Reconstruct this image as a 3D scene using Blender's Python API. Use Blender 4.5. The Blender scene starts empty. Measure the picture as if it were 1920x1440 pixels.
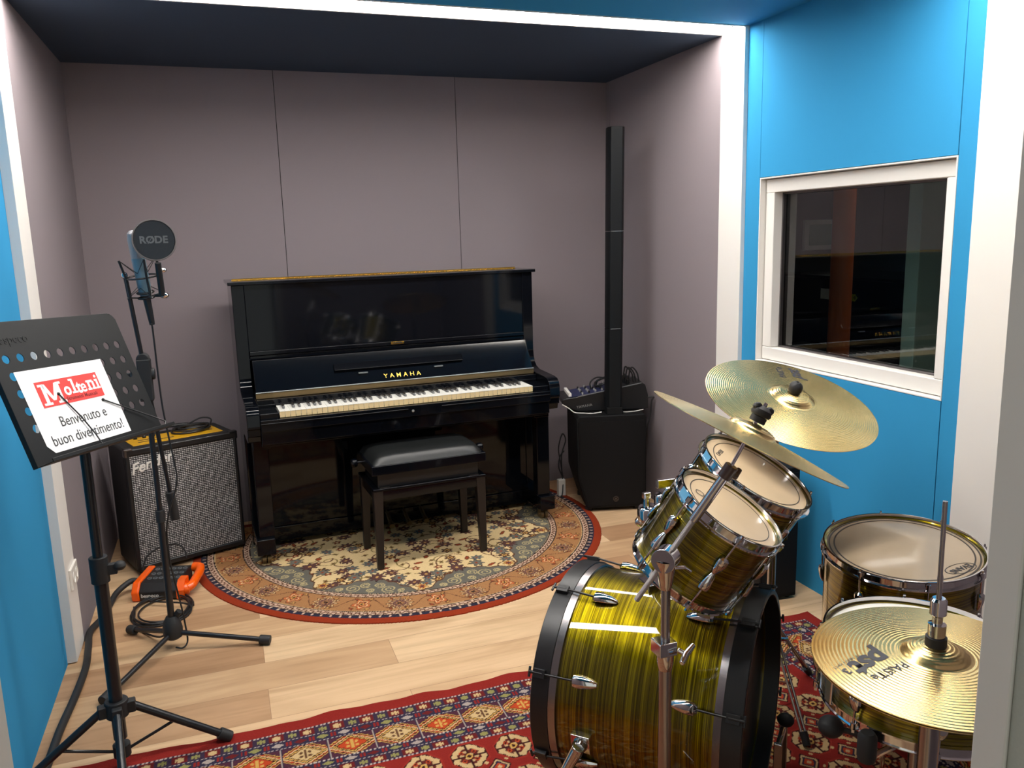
import bpy, bmesh, math, random
import numpy as np
from mathutils import Vector, Matrix, Euler
random.seed(7)
rng = np.random.default_rng(5)
R = math.radians
PI = math.pi
SC = bpy.context.scene
COL = SC.collection

# ------------------------------------------------------------ camera, world, exposure
cam_d = bpy.data.cameras.new('camera')
cam = bpy.data.objects.new('camera', cam_d)
COL.objects.link(cam)
cam.location = (-0.7908, -4.497, 1.5075)
cam.rotation_euler = (1.3882, 0.027, -0.3442)
cam_d.sensor_width = 36.0
cam_d.lens = 1532.03 / 1920 * 36.0
cam_d.clip_start = 0.01
SC.camera = cam

w = bpy.data.worlds.new('world')
SC.world = w
w.use_nodes = True
w.node_tree.nodes['Background'].inputs[0].default_value = (0.88, 0.92, 0.84, 1)
w.node_tree.nodes['Background'].inputs[1].default_value = 0.82

SC.view_settings.view_transform = 'Standard'
SC.view_settings.look = 'None'
SC.view_settings.gamma = 1
SC.view_settings.use_curve_mapping = False
SC.view_settings.exposure = 0.0
LED_STRENGTH = 37.5
LED_COLOR = (1.0, 0.955, 0.90)

# room dimensions
XL, XR = -1.398, 1.424          # grey alcove walls and white reveals
BL, BR = -1.430, 1.445          # blue walls
H = 2.350
P1 = (-1.345, -1.170)           # first white portal frame
P2 = (-2.720, -2.545)           # second
YF = -3.92                      # front wall
WY0, WY1, WZ0, WZ1 = -1.443, -2.460, 0.915, 1.714   # window opening


# ------------------------------------------------------------ material helpers
def S(r, g, b):
    def f(c):
        c /= 255.0
        return c / 12.92 if c <= 0.04045 else ((c + 0.055) / 1.055) ** 2.4
    return (f(r), f(g), f(b), 1.0)


class NT:
    def __init__(s, name):
        s.m = bpy.data.materials.new(name)
        s.m.use_nodes = True
        s.t = s.m.node_tree
        s.b = s.t.nodes['Principled BSDF']

    def n(s, typ, **kw):
        nd = s.t.nodes.new(typ)
        for k, v in kw.items():
            if k in nd.inputs:
                nd.inputs[k].default_value = v
            else:
                setattr(nd, k, v)
        return nd

    def l(s, a, b):
        s.t.links.new(a, b)

    def coord(s, kind='Object', scale=(1, 1, 1), rot=(0, 0, 0)):
        tc = s.n('ShaderNodeTexCoord')
        mp = s.n('ShaderNodeMapping')
        mp.inputs['Scale'].default_value = scale
        mp.inputs['Rotation'].default_value = rot
        s.l(tc.outputs[kind], mp.inputs['Vector'])
        return mp.outputs[0]

    def ramp(s, fac, stops):
        r = s.n('ShaderNodeValToRGB')
        e = r.color_ramp.elements
        while len(e) < len(stops):
            e.new(0.5)
        for i, (p, c) in enumerate(stops):
            e[i].position = p
            e[i].color = c
        s.l(fac, r.inputs[0])
        return r.outputs[0]

    def bump(s, h, strength=0.2, dist=0.01):
        b = s.n('ShaderNodeBump')
        b.inputs['Strength'].default_value = strength
        b.inputs['Distance'].default_value = dist
        s.l(h, b.inputs['Height'])
        s.l(b.outputs[0], s.b.inputs['Normal'])
        return b


def mat(name, col, rough=0.5, metal=0.0, coat=0.0, coat_r=0.03, spec=0.5, noise=0.0, nscale=40, bump=0.0, trans=0.0, emit=None, es=0):
    k = NT(name)
    b = k.b
    b.inputs['Base Color'].default_value = col
    b.inputs['Roughness'].default_value = rough
    b.inputs['Metallic'].default_value = metal
    b.inputs['Coat Weight'].default_value = coat
    b.inputs['Coat Roughness'].default_value = coat_r
    b.inputs['Specular IOR Level'].default_value = spec
    b.inputs['Transmission Weight'].default_value = trans
    if emit:
        b.inputs['Emission Color'].default_value = emit
        b.inputs['Emission Strength'].default_value = es
    if noise or bump:
        v = k.coord()
        t = k.n('ShaderNodeTexNoise', Scale=nscale, Detail=4.0)
        k.l(v, t.inputs['Vector'])
        if noise:
            c0 = tuple(c * (1 - noise) for c in col[:3]) + (1,)
            c1 = tuple(min(1, c * (1 + noise)) for c in col[:3]) + (1,)
            k.l(k.ramp(t.outputs['Fac'], [(0.3, c0), (0.7, c1)]), b.inputs['Base Color'])
        if bump:
            k.bump(t.outputs['Fac'], bump, 0.004)
    return k.m


def fabric(name, col, dark=0.94):
    k = NT(name)
    v = k.coord(scale=(900, 900, 900))
    n1 = k.n('ShaderNodeTexNoise', Scale=1.0, Detail=2.0)
    k.l(v, n1.inputs['Vector'])
    c0 = tuple(c * dark for c in col[:3]) + (1,)
    k.l(k.ramp(n1.outputs['Fac'], [(0.35, c0), (0.65, col)]), k.b.inputs['Base Color'])
    k.b.inputs['Roughness'].default_value = 0.9
    k.b.inputs['Specular IOR Level'].default_value = 0.15
    k.bump(n1.outputs['Fac'], 0.08, 0.001)
    return k.m


M = {}
M['grey_wall'] = fabric('grey_wall_fabric', S(136, 126, 130))
M['grey_ceil'] = fabric('grey_ceiling_fabric', S(66, 78, 96))
M['blue'] = fabric('blue_wall_fabric', S(52, 144, 194), 0.97)
M['white'] = mat('white_lacquer', S(232, 228, 222), 0.45)
M['white_pl'] = mat('white_plastic', S(225, 220, 212), 0.35)
M['jamb'] = mat('grey_green_door_frame', S(150, 154, 146), 0.6, noise=0.03, nscale=300)
M['jamb_edge'] = mat('pale_door_edge', S(190, 188, 184), 0.5)
M['seam'] = mat('dark_seam', S(14, 12, 13), 0.9)
M['led'] = mat('led_diffuser', (1, 1, 1, 1), 0.4, emit=LED_COLOR + (1,), es=LED_STRENGTH)
M['black_gloss'] = mat('black_polyester', (0.0028, 0.0034, 0.0052, 1), 0.06, spec=0.24)
M['black_satin'] = mat('black_satin', (0.010, 0.010, 0.011, 1), 0.35)
M['black_matte'] = mat('black_matte', (0.004, 0.004, 0.0045, 1), 0.65, spec=0.2)
M['black_tube'] = mat('black_powder_coat', (0.010, 0.010, 0.012, 1), 0.3, spec=0.5)
M['rubber'] = mat('black_rubber', (0.014, 0.014, 0.015, 1), 0.6)
M['leather'] = mat('black_leatherette', (0.010, 0.011, 0.011, 1), 0.36, bump=0.10, nscale=500, spec=0.4)
M['brown_leg'] = mat('dark_brown_wood', (0.010, 0.0065, 0.006, 1), 0.4)
M['brass'] = mat('brass', S(214, 170, 80), 0.25, metal=1.0)
M['old_brass'] = mat('dull_brass', S(150, 128, 92), 0.4, metal=0.9)
M['chrome'] = mat('chrome', S(205, 203, 205), 0.08, metal=1.0)
M['chrome_s'] = mat('satin_chrome', S(160, 155, 155), 0.25, metal=1.0)
M['steel'] = mat('grey_steel', S(120, 115, 115), 0.35, metal=1.0)
M['ivory'] = mat('white_key_top', S(238, 236, 228), 0.25)
M['ivory_front'] = mat('cream_key_front', S(226, 200, 150), 0.35)
M['ebony'] = mat('black_key', (0.012, 0.012, 0.013, 1), 0.3)
M['paper'] = mat('white_paper', S(246, 246, 246), 0.7)
M['ink'] = mat('black_ink', S(60, 60, 62), 0.7)
M['ink_dark'] = mat('dark_ink', S(38, 38, 50), 0.45)
M['red'] = mat('red_print', S(214, 62, 58), 0.7)
M['dark_red_ink'] = mat('dark_red_ink', S(110, 30, 30), 0.7)
M['yellow'] = mat('yellow_panel', S(214, 160, 20), 0.45)
M['orange'] = mat('orange_plastic', S(240, 92, 10), 0.25, coat=0.3)
M['mic_blue'] = mat('pale_blue_metal', S(104, 132, 146), 0.35, metal=0.2)
M['mic_grille'] = mat('silver_grille', S(150, 148, 150), 0.4, metal=0.8, bump=0.5, nscale=700)
M['grey_logo'] = mat('grey_print', S(92, 94, 96), 0.6)
M['silver_logo'] = mat('silver_print', S(170, 168, 165), 0.4, metal=0.5)
M['pop'] = mat('pop_filter_mesh', S(38, 42, 46), 0.85)
M['coated_head'] = mat('clear_drum_head', S(205, 180, 145), 0.32, noise=0.06, nscale=9, coat=0.35, coat_r=0.12)
M['floor_head'] = mat('floor_tom_head', S(165, 145, 118), 0.3, noise=0.1, nscale=6, coat=0.8, coat_r=0.1)
M['snare_head'] = mat('white_coated_head', S(236, 232, 224), 0.6)
M['black_head'] = mat('black_drum_head', (0.01, 0.01, 0.011, 1), 0.25)
M['head_ring'] = mat('dark_head_ring', S(50, 42, 36), 0.4)
M['blue_badge'] = mat('blue_badge', S(90, 150, 185), 0.3)
M['dark_wall'] = mat('dark_showroom', S(52, 54, 56), 0.8)
M['post_orange'] = mat('orange_post', S(200, 95, 40), 0.6)
M['pillar'] = mat('pale_pillar', S(170, 185, 175), 0.6)
M['tag'] = mat('yellow_tag', S(215, 215, 40), 0.6)
M['mixer_blue'] = mat('blue_mixer_panel', S(30, 38, 74), 0.4)
M['silver_line'] = mat('silver_trim', S(170, 175, 178), 0.3, metal=0.7)
M['speaker'] = mat('black_speaker_grille', (0.004, 0.004, 0.0045, 1), 0.6, bump=0.3, nscale=900, spec=0.2)
M['column'] = mat('charcoal_column', (0.005, 0.006, 0.007, 1), 0.5, spec=0.22)
M['tray'] = mat('dark_grey_tray', S(20, 21, 22), 0.45, spec=0.25)
M['cable'] = mat('black_cable', (0.012, 0.012, 0.013, 1), 0.45)
M['red_brown'] = mat('dark_red_carpet_edge', S(120, 34, 24), 1.0)


def m_floor():
    k = NT('oak_plank_floor')
    v = k.coord()
    br = k.n('ShaderNodeTexBrick')
    br.offset = 0.37
    br.squash = 1.0
    br.inputs['Scale'].default_value = 1.0
    br.inputs['Brick Width'].default_value = 1.22
    br.inputs['Row Height'].default_value = 0.188
    br.inputs['Mortar Size'].default_value = 0.0009
    br.inputs['Mortar Smooth'].default_value = 0.2
    br.inputs['Color1'].default_value = (0, 0, 0, 1)
    br.inputs['Color2'].default_value = (1, 1, 1, 1)
    br.inputs['Mortar'].default_value = (0.5, 0.5, 0.5, 1)
    mp = k.n('ShaderNodeMapping')
    mp.inputs['Location'].default_value = (0.30, 0.107, 0)
    k.l(v, mp.inputs['Vector'])
    k.l(mp.outputs[0], br.inputs['Vector'])
    # grain
    gv = k.n('ShaderNodeMapping')
    gv.inputs['Scale'].default_value = (1.6, 26, 1)
    k.l(v, gv.inputs['Vector'])
    add = k.n('ShaderNodeVectorMath', operation='ADD')
    k.l(gv.outputs[0], add.inputs[0])
    sc = k.n('ShaderNodeVectorMath', operation='SCALE')
    sc.inputs['Scale'].default_value = 37.0
    k.l(br.outputs['Color'], sc.inputs[0])
    k.l(sc.outputs[0], add.inputs[1])
    n1 = k.n('ShaderNodeTexNoise', Scale=1.0, Detail=6.0, Roughness=0.6, Distortion=0.5)
    k.l(add.outputs[0], n1.inputs['Vector'])
    gv2 = k.n('ShaderNodeMapping')
    gv2.inputs['Scale'].default_value = (1.1, 5, 1)
    k.l(v, gv2.inputs['Vector'])
    add2 = k.n('ShaderNodeVectorMath', operation='ADD')
    k.l(gv2.outputs[0], add2.inputs[0])
    k.l(sc.outputs[0], add2.inputs[1])
    n2 = k.n('ShaderNodeTexNoise', Scale=1.3, Detail=3.0, Distortion=0.8)
    k.l(add2.outputs[0], n2.inputs['Vector'])
    c1 = k.ramp(br.outputs['Color'], [(0.0, S(168, 130, 97)), (0.5, S(198, 164, 127)), (1.0, S(214, 184, 147))])
    c2 = k.ramp(n1.outputs['Fac'], [(0.30, (0.66, 0.60, 0.54, 1)), (0.55, (1.0, 1.0, 1.0, 1))])
    c3 = k.ramp(n2.outputs['Fac'], [(0.35, (0.80, 0.74, 0.68, 1)), (0.6, (1.06, 1.05, 1.03, 1))])
    mx = k.n('ShaderNodeMix', data_type='RGBA', blend_type='MULTIPLY')
    mx.inputs[0].default_value = 0.6
    k.l(c1, mx.inputs[6]); k.l(c2, mx.inputs[7])
    mx2 = k.n('ShaderNodeMix', data_type='RGBA', blend_type='MULTIPLY')
    mx2.inputs[0].default_value = 0.8
    k.l(mx.outputs[2], mx2.inputs[6]); k.l(c3, mx2.inputs[7])
    # knots
    kn = k.n('ShaderNodeTexVoronoi', Scale=2.1)
    k.l(v, kn.inputs['Vector'])
    kc = k.ramp(kn.outputs['Distance'], [(0.012, (0.35, 0.24, 0.17, 1)), (0.045, (1, 1, 1, 1))])
    mx3 = k.n('ShaderNodeMix', data_type='RGBA', blend_type='MULTIPLY')
    mx3.inputs[0].default_value = 0.6
    k.l(mx2.outputs[2], mx3.inputs[6]); k.l(kc, mx3.inputs[7])
    mo = k.n('ShaderNodeMix', data_type='RGBA', blend_type='MIX')
    k.l(br.outputs['Fac'], mo.inputs[0])
    k.l(mx3.outputs[2], mo.inputs[6])
    mo.inputs[7].default_value = S(140, 108, 80)
    k.l(mo.outputs[2], k.b.inputs['Base Color'])
    k.b.inputs['Roughness'].default_value = 0.5
    k.b.inputs['Specular IOR Level'].default_value = 0.35
    k.bump(n1.outputs['Fac'], 0.06, 0.003)
    return k.m


M['floor'] = m_floor()


def m_wrap(name):
    """brushed gold-olive drum wrap, streaks run around the shell (local z is the axis)"""
    k = NT(name)
    v = k.coord(scale=(1.2, 1.2, 420))
    n1 = k.n('ShaderNodeTexNoise', Scale=1.0, Detail=4.0, Roughness=0.65)
    k.l(v, n1.inputs['Vector'])
    v2 = k.coord(scale=(0.9, 0.9, 130))
    n2 = k.n('ShaderNodeTexNoise', Scale=1.0, Detail=3.0)
    k.l(v2, n2.inputs['Vector'])
    ad = k.n('ShaderNodeMath', operation='ADD')
    k.l(n1.outputs['Fac'], ad.inputs[0]); k.l(n2.outputs['Fac'], ad.inputs[1])
    hf = k.n('ShaderNodeMath', operation='MULTIPLY')
    hf.inputs[1].default_value = 0.5
    k.l(ad.outputs[0], hf.inputs[0])
    k.l(k.ramp(hf.outputs[0], [(0.42, (0.060, 0.042, 0.0006, 1)), (0.50, (0.155, 0.116, 0.0012, 1)), (0.58, (0.28, 0.22, 0.0025, 1))]), k.b.inputs['Base Color'])
    k.b.inputs['Metallic'].default_value = 1.0
    k.b.inputs['Roughness'].default_value = 0.29
    k.b.inputs['Coat Weight'].default_value = 1.0
    k.b.inputs['Coat Roughness'].default_value = 0.03
    bm_ = k.n('ShaderNodeBump')
    bm_.inputs['Strength'].default_value = 0.5
    bm_.inputs['Distance'].default_value = 0.002
    k.l(n1.outputs['Fac'], bm_.inputs['Height'])
    k.l(bm_.outputs[0], k.b.inputs['Normal'])
    return k.m


M['wrap'] = m_wrap('gold_olive_drum_wrap')


def m_cymbal(name, scale):
    k = NT(name)
    v = k.coord()
    wv = k.n('ShaderNodeTexWave', wave_type='RINGS', rings_direction='Z')
    wv.inputs['Scale'].default_value = scale
    wv.inputs['Distortion'].default_value = 0.08
    wv.inputs['Detail'].default_value = 2.0
    wv.inputs['Detail Scale'].default_value = 3.0
    k.l(v, wv.inputs['Vector'])
    n1 = k.n('ShaderNodeTexNoise', Scale=6.0, Detail=4.0)
    k.l(v, n1.inputs['Vector'])
    k.l(k.ramp(n1.outputs['Fac'], [(0.3, S(214, 186, 122)), (0.7, S(230, 206, 146))]), k.b.inputs['Base Color'])
    k.b.inputs['Metallic'].default_value = 1.0
    k.b.inputs['Roughness'].default_value = 0.27
    k.bump(wv.outputs['Fac'], 0.32, 0.0010)
    return k.m


M['cymbal'] = m_cymbal('cymbal_bronze', 52.0)


def m_grille():
    k = NT('silver_amp_cloth')
    v = k.coord(scale=(1, 1, 1))
    sx = k.n('ShaderNodeSeparateXYZ')
    k.l(v, sx.inputs[0])

    def wave(sock, freq):
        a = k.n('ShaderNodeMath', operation='MULTIPLY'); a.inputs[1].default_value = freq
        k.l(sock, a.inputs[0])
        b = k.n('ShaderNodeMath', operation='SINE'); k.l(a.outputs[0], b.inputs[0])
        return b.outputs[0]
    a = wave(sx.outputs['Z'], 2 * PI / 0.0085)
    b = wave(sx.outputs['X'], 2 * PI / 0.010)
    m1 = k.n('ShaderNodeMath', operation='MULTIPLY'); m1.inputs[1].default_value = 0.45
    k.l(b, m1.inputs[0])
    ad = k.n('ShaderNodeMath', operation='ADD'); k.l(a, ad.inputs[0]); k.l(m1.outputs[0], ad.inputs[1])
    n1 = k.n('ShaderNodeTexNoise', Scale=160.0, Detail=2.0)
    k.l(v, n1.inputs['Vector'])
    n2 = k.n('ShaderNodeMath', operation='MULTIPLY_ADD'); n2.inputs[1].default_value = 3.0; n2.inputs[2].default_value = -1.5
    k.l(n1.outputs['Fac'], n2.inputs[0])
    a2 = k.n('ShaderNodeMath', operation='ADD'); k.l(ad.outputs[0], a2.inputs[0]); k.l(n2.outputs[0], a2.inputs[1])
    k.l(k.ramp(a2.outputs[0], [(0.0, S(34, 34, 36)), (0.25, S(96, 94, 94)), (0.7, S(165, 162, 160)), (1.0, S(225, 222, 218))]), k.b.inputs['Base Color'])
    k.b.inputs['Roughness'].default_value = 0.5
    return k.m


M['grille'] = m_grille()


def m_carpet(name):
    k = NT(name)
    at = k.n('ShaderNodeAttribute', attribute_name='weave')
    v = k.coord(scale=(1, 1, 1))
    n1 = k.n('ShaderNodeTexNoise', Scale=420.0, Detail=2.0)
    k.l(v, n1.inputs['Vector'])
    c = k.ramp(n1.outputs['Fac'], [(0.3, (0.72, 0.72, 0.72, 1)), (0.7, (1.12, 1.12, 1.12, 1))])
    mx = k.n('ShaderNodeMix', data_type='RGBA', blend_type='MULTIPLY')
    mx.inputs[0].default_value = 0.8
    k.l(at.outputs['Color'], mx.inputs[6]); k.l(c, mx.inputs[7])
    k.l(mx.outputs[2], k.b.inputs['Base Color'])
    k.b.inputs['Roughness'].default_value = 1.0
    k.b.inputs['Specular IOR Level'].default_value = 0.1
    k.bump(n1.outputs['Fac'], 0.4, 0.003)
    return k.m


M['carpet'] = m_carpet('woven_carpet')


def m_glass():
    k = NT('window_glass')
    t = k.t
    out = t.nodes['Material Output']
    gl = k.n('ShaderNodeBsdfGlossy'); gl.inputs['Roughness'].default_value = 0.0
    gl.inputs['Color'].default_value = (1, 1, 1, 1)
    tr = k.n('ShaderNodeBsdfTransparent'); tr.inputs['Color'].default_value = (0.80, 0.86, 0.84, 1)
    fr = k.n('ShaderNodeFresnel'); fr.inputs['IOR'].default_value = 2.0
    mx = k.n('ShaderNodeMixShader')
    ge = k.n('ShaderNodeNewGeometry')
    inv = k.n('ShaderNodeMath', operation='SUBTRACT'); inv.inputs[0].default_value = 1.0
    k.l(ge.outputs['Backfacing'], inv.inputs[1])
    mu_ = k.n('ShaderNodeMath', operation='MULTIPLY')
    k.l(fr.outputs[0], mu_.inputs[0]); k.l(inv.outputs[0], mu_.inputs[1])
    k.l(mu_.outputs[0], mx.inputs[0]); k.l(tr.outputs[0], mx.inputs[1]); k.l(gl.outputs[0], mx.inputs[2])
    k.l(mx.outputs[0], out.inputs['Surface'])
    return k.m


M['glass'] = m_glass()


# ------------------------------------------------------------ geometry helpers
def frame(n, up=(0, 0, 1)):
    n = Vector(n).normalized()
    up = Vector(up)
    x = (up - n * up.dot(n)).normalized()
    y = n.cross(x)
    return Matrix((x, y, n)).transposed()


class G:
    def __init__(s):
        s.b = bmesh.new()

    def _add(s, vs, fs, mi=0, sm=True):
        v = [s.b.verts.new(p) for p in vs]
        for f in fs:
            try:
                fc = s.b.faces.new([v[i] for i in f])
                fc.material_index = mi
                fc.smooth = sm
            except ValueError:
                pass
        return s

    def box(s, x0, x1, y0, y1, z0, z1, mi=0, M4=None):
        if x0 > x1: x0, x1 = x1, x0
        if y0 > y1: y0, y1 = y1, y0
        if z0 > z1: z0, z1 = z1, z0
        vs = [Vector(p) for p in ((x0, y0, z0), (x1, y0, z0), (x1, y1, z0), (x0, y1, z0), (x0, y0, z1), (x1, y0, z1), (x1, y1, z1), (x0, y1, z1))]
        if M4 is not None:
            vs = [M4 @ p for p in vs]
        return s._add(vs, [(0, 3, 2, 1), (4, 5, 6, 7), (0, 1, 5, 4), (1, 2, 6, 5), (2, 3, 7, 6), (3, 0, 4, 7)], mi)

    def cyl(s, p0, p1, r0, r1=None, seg=20, mi=0, caps=True):
        r1 = r0 if r1 is None else r1
        p0, p1 = Vector(p0), Vector(p1)
        d = (p1 - p0).normalized()
        F = frame(d, (0, 0, 1) if abs(d.z) < 0.9 else (1, 0, 0))
        vs = []
        for p, r in ((p0, r0), (p1, r1)):
            for i in range(seg):
                a = 2 * PI * i / seg
                vs.append(p + F @ Vector((math.cos(a) * r, math.sin(a) * r, 0)))
        fs = [(i, (i + 1) % seg, seg + (i + 1) % seg, seg + i) for i in range(seg)]
        if caps:
            fs += [tuple(reversed(range(seg))), tuple(range(seg, 2 * seg))]
        return s._add(vs, fs, mi)

    def tube(s, pts, r, seg=8, mi=0, flat=None):
        pts = [Vector(p) for p in pts]
        vs = []
        n = len(pts)
        prev = None
        for i, p in enumerate(pts):
            d = (pts[min(i + 1, n - 1)] - pts[max(i - 1, 0)])
            if d.length < 1e-9: d = Vector((0, 0, 1))
            d.normalize()
            if prev is None:
                prev = d.orthogonal().normalized()
            x = (prev - d * prev.dot(d))
            if x.length < 1e-6: x = d.orthogonal()
            x.normalize()
            prev = x
            y = d.cross(x)
            rr = r[i] if isinstance(r, (list, tuple)) else r
            for k in range(seg):
                a = 2 * PI * k / seg
                vs.append(p + x * math.cos(a) * rr + y * math.sin(a) * rr)
        fs = []
        for i in range(n - 1):
            for k in range(seg):
                fs.append((i * seg + k, i * seg + (k + 1) % seg, (i + 1) * seg + (k + 1) % seg, (i + 1) * seg + k))
        fs += [tuple(reversed(range(seg))), tuple(range((n - 1) * seg, n * seg))]
        return s._add(vs, fs, mi)

    def lathe(s, prof, seg=48, mi=0, M4=None, closed=False):
        """prof: list of (r, z) about local z"""
        vs = []
        n = len(prof)
        for i in range(seg):
            a = 2 * PI * i / seg
            for (r, z) in prof:
                p = Vector((r * math.cos(a), r * math.sin(a), z))
                vs.append(M4 @ p if M4 is not None else p)
        fs = []
        m = n if closed else n - 1
        for i in range(seg):
            j = (i + 1) % seg
            for k in range(m):
                k2 = (k + 1) % n
                fs.append((i * n + k, j * n + k, j * n + k2, i * n + k2))
        s._add(vs, fs, mi)
        bmesh.ops.remove_doubles(s.b, verts=s.b.verts, dist=1e-6)
        return s

    def prism(s, poly, a0, a1, axis='x', mi=0, M4=None):
        def P(a, q):
            v = {'x': (a, q[0], q[1]), 'y': (q[0], a, q[1]), 'z': (q[0], q[1], a)}[axis]
            v = Vector(v)
            return M4 @ v if M4 is not None else v
        n = len(poly)
        vs = [P(a0, q) for q in poly] + [P(a1, q) for q in poly]
        fs = [tuple(range(n)), tuple(reversed(range(n, 2 * n)))] + [(i, n + i, n + (i + 1) % n, (i + 1) % n) for i in range(n)]
        return s._add(vs, fs, mi)

    def ball(s, c, r, seg=16, sc=(1, 1, 1), mi=0, M3=None):
        rings = seg // 2
        vs = []
        c = Vector(c)
        for j in range(rings + 1):
            t = PI * j / rings
            for i in range(seg):
                a = 2 * PI * i / seg
                p = Vector((math.sin(t) * math.cos(a) * sc[0], math.sin(t) * math.sin(a) * sc[1], math.cos(t) * sc[2])) * r
                if M3 is not None: p = M3 @ p
                vs.append(c + p)
        fs = [(j * seg + i, (j + 1) * seg + i, (j + 1) * seg + (i + 1) % seg, j * seg + (i + 1) % seg) for j in range(rings) for i in range(seg)]
        s._add(vs, fs, mi)
        bmesh.ops.remove_doubles(s.b, verts=s.b.verts, dist=1e-6)
        return s

    def obj(s, name, mats, parent=None, bevel=0, angle=35, subsurf=0):
        bmesh.ops.recalc_face_normals(s.b, faces=s.b.faces)
        me = bpy.data.meshes.new(name)
        s.b.to_mesh(me)
        s.b.free()
        if not isinstance(mats, (list, tuple)):
            mats = [mats]
        for m in mats:
            me.materials.append(M[m] if isinstance(m, str) else m)
        me.set_sharp_from_angle(angle=R(angle))
        o = bpy.data.objects.new(name, me)
        COL.objects.link(o)
        if parent is not None:
            o.parent = parent
        if bevel:
            bv = o.modifiers.new('bevel', 'BEVEL')
            bv.width = bevel
            bv.segments = 2
            bv.limit_method = 'ANGLE'
            bv.angle_limit = R(40)
            bv.harden_normals = True
        return o


def thing(name, label, cat, loc=(0, 0, 0), rot=None, group=None):
    o = bpy.data.objects.new(name, None)
    COL.objects.link(o)
    o.empty_display_size = 0.05
    if rot is None:
        o.location = loc
    elif isinstance(rot, Matrix):
        o.matrix_world = Matrix.Translation(loc) @ rot.to_4x4()
    else:
        o.location = loc
        o.rotation_euler = (0, 0, rot)
    o['label'] = label
    o['category'] = cat
    if group: o['group'] = group
    return o


def tag(o, label, cat, group=None):
    o['label'] = label
    o['category'] = cat
    if group: o['group'] = group
    return o


def plab(o, label):
    o['label'] = label
    return o


def struct(o, label=None, cat=None):
    o['kind'] = 'structure'
    if label: o['label'] = label
    if cat: o['category'] = cat
    return o


def W2L(parent):
    """world to parent-local converter"""
    loc, rot, sc = parent.location.copy(), parent.rotation_euler.copy(), None
    mw = Matrix.Translation(loc) @ rot.to_matrix().to_4x4()
    inv = mw.inverted()
    return lambda p: inv @ Vector(p)


def crv(pts, n=10):
    """Catmull-Rom through pts"""
    P = [Vector(p) for p in pts]
    P = [P[0] * 2 - P[1]] + P + [P[-1] * 2 - P[-2]]
    out = []
    for i in range(1, len(P) - 2):
        for k in range(n):
            t = k / n
            a, b, c, d = P[i - 1], P[i], P[i + 1], P[i + 2]
            out.append(0.5 * ((2 * b) + (-a + c) * t + (2 * a - 5 * b + 4 * c - d) * t * t + (-a + 3 * b - 3 * c + d) * t ** 3))
    out.append(P[-2])
    return out


def text(name, s, m, parent, origin, right, up, size, extrude=0.0003, shear=0.0, offset=0.0, space=1.0, align='CENTER', wx=1.0):
    cu = bpy.data.curves.new(name, 'FONT')
    cu.body = s
    cu.size = size
    cu.extrude = extrude
    cu.shear = shear
    cu.offset = offset
    cu.space_character = space
    cu.align_x = align
    cu.align_y = 'CENTER'
    cu.resolution_u = 4
    tmp = bpy.data.objects.new('tmp', cu)
    COL.objects.link(tmp)
    dg = bpy.context.evaluated_depsgraph_get()
    me = bpy.data.meshes.new_from_object(tmp.evaluated_get(dg))
    bpy.data.objects.remove(tmp)
    bpy.data.curves.remove(cu)
    me.name = name
    r = Vector(right).normalized(); u = Vector(up); u = (u - r * u.dot(r)).normalized(); n = r.cross(u)
    T = Matrix.Translation(origin) @ Matrix((r * wx, u, n)).transposed().to_4x4()
    me.transform(T)
    me.materials.clear()
    me.materials.append(M[m])
    o = bpy.data.objects.new(name, me)
    COL.objects.link(o)
    if parent is not None: o.parent = parent
    return o


# ============================================================ THE SETTING
g = G(); g.box(-3.2, 4.8, -6.0, 1.7, -0.08, 0.0)
struct(g.obj('floor', 'floor'))

T = 0.12
# grey alcove
g = G()
g.box(XL - T, XR + T, 0.006, 0.10, 0, H + 0.1, 1)
for a, b in ((XL - T, -0.4442), (-0.4408, 0.5108), (0.5142, XR + T)):
    g.box(a, b, 0.0, 0.006, 0, H + 0.02)
struct(g.obj('wall_back', ['grey_wall', 'seam']))
for nm, x, s in (('wall_left', XL, -1), ('wall_right', XR, 1)):
    g = G()
    g.box(x + s * 0.006, x + s * T, P1[1], 0.0, 0, H + 0.1, 1)
    g.box(x, x + s * 0.006, P1[1], -0.0510, 0, H + 0.02)
    g.box(x, x + s * 0.006, -0.0480, 0.0, 0, H + 0.02)
    struct(g.obj(nm, ['grey_wall', 'seam']))
g = G(); g.box(XL - T, XR + T, P1[1], 0.1, H, H + 0.12)
struct(g.obj('ceiling', 'grey_ceil'))
# blue room ceiling
g = G()
g.box(BL - T, BR + T, P2[1], P1[0], H + 0.004, H + 0.12)
g.box(BL - T, BR + T, YF - 0.3, P2[0], H + 0.004, H + 0.12)
struct(g.obj('ceiling', 'blue'))
# blue left wall
for i, (ya, yb) in enumerate(((P2[1], P1[0]), (YF, P2[0]))):
    g = G(); g.box(BL - T, BL, ya, yb, 0, H + 0.02)
    struct(g.obj('wall_left', ('blue', 'grey_wall')[i]))
# blue right wall with window opening, built of upholstered panels
g = G()
gp = 0.0020
g.box(BR, BR + T, P1[0], WY0 - gp + 0.0, 0, H + 0.02)                 # narrow strip beside the portal
g.box(BR, BR + T, WY0 - 0.0 - 2 * gp, WY1 - 0.0 + gp, WZ1, H + 0.02)    # above window
g.box(BR, BR + T, WY0 - 2 * gp, WY1 + gp, 0, WZ0)                       # under window
g.box(BR, BR + T, WY1 - gp, P2[1], 0, H + 0.02)
g.box(BR + 0.006, BR + T, WY0 + 0.004, WY0 - 0.002, 0, H, 1)
g.box(BR + 0.006, BR + T, WY1 + 0.002, WY1 - 0.004, 0, H, 1)
struct(g.obj('wall_right', ['blue', 'seam'], bevel=0))
g = G(); g.box(BR, BR + T, YF, P2[0], 0, H + 0.02)
struct(g.obj('wall_right', 'grey_wall'))
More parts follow.
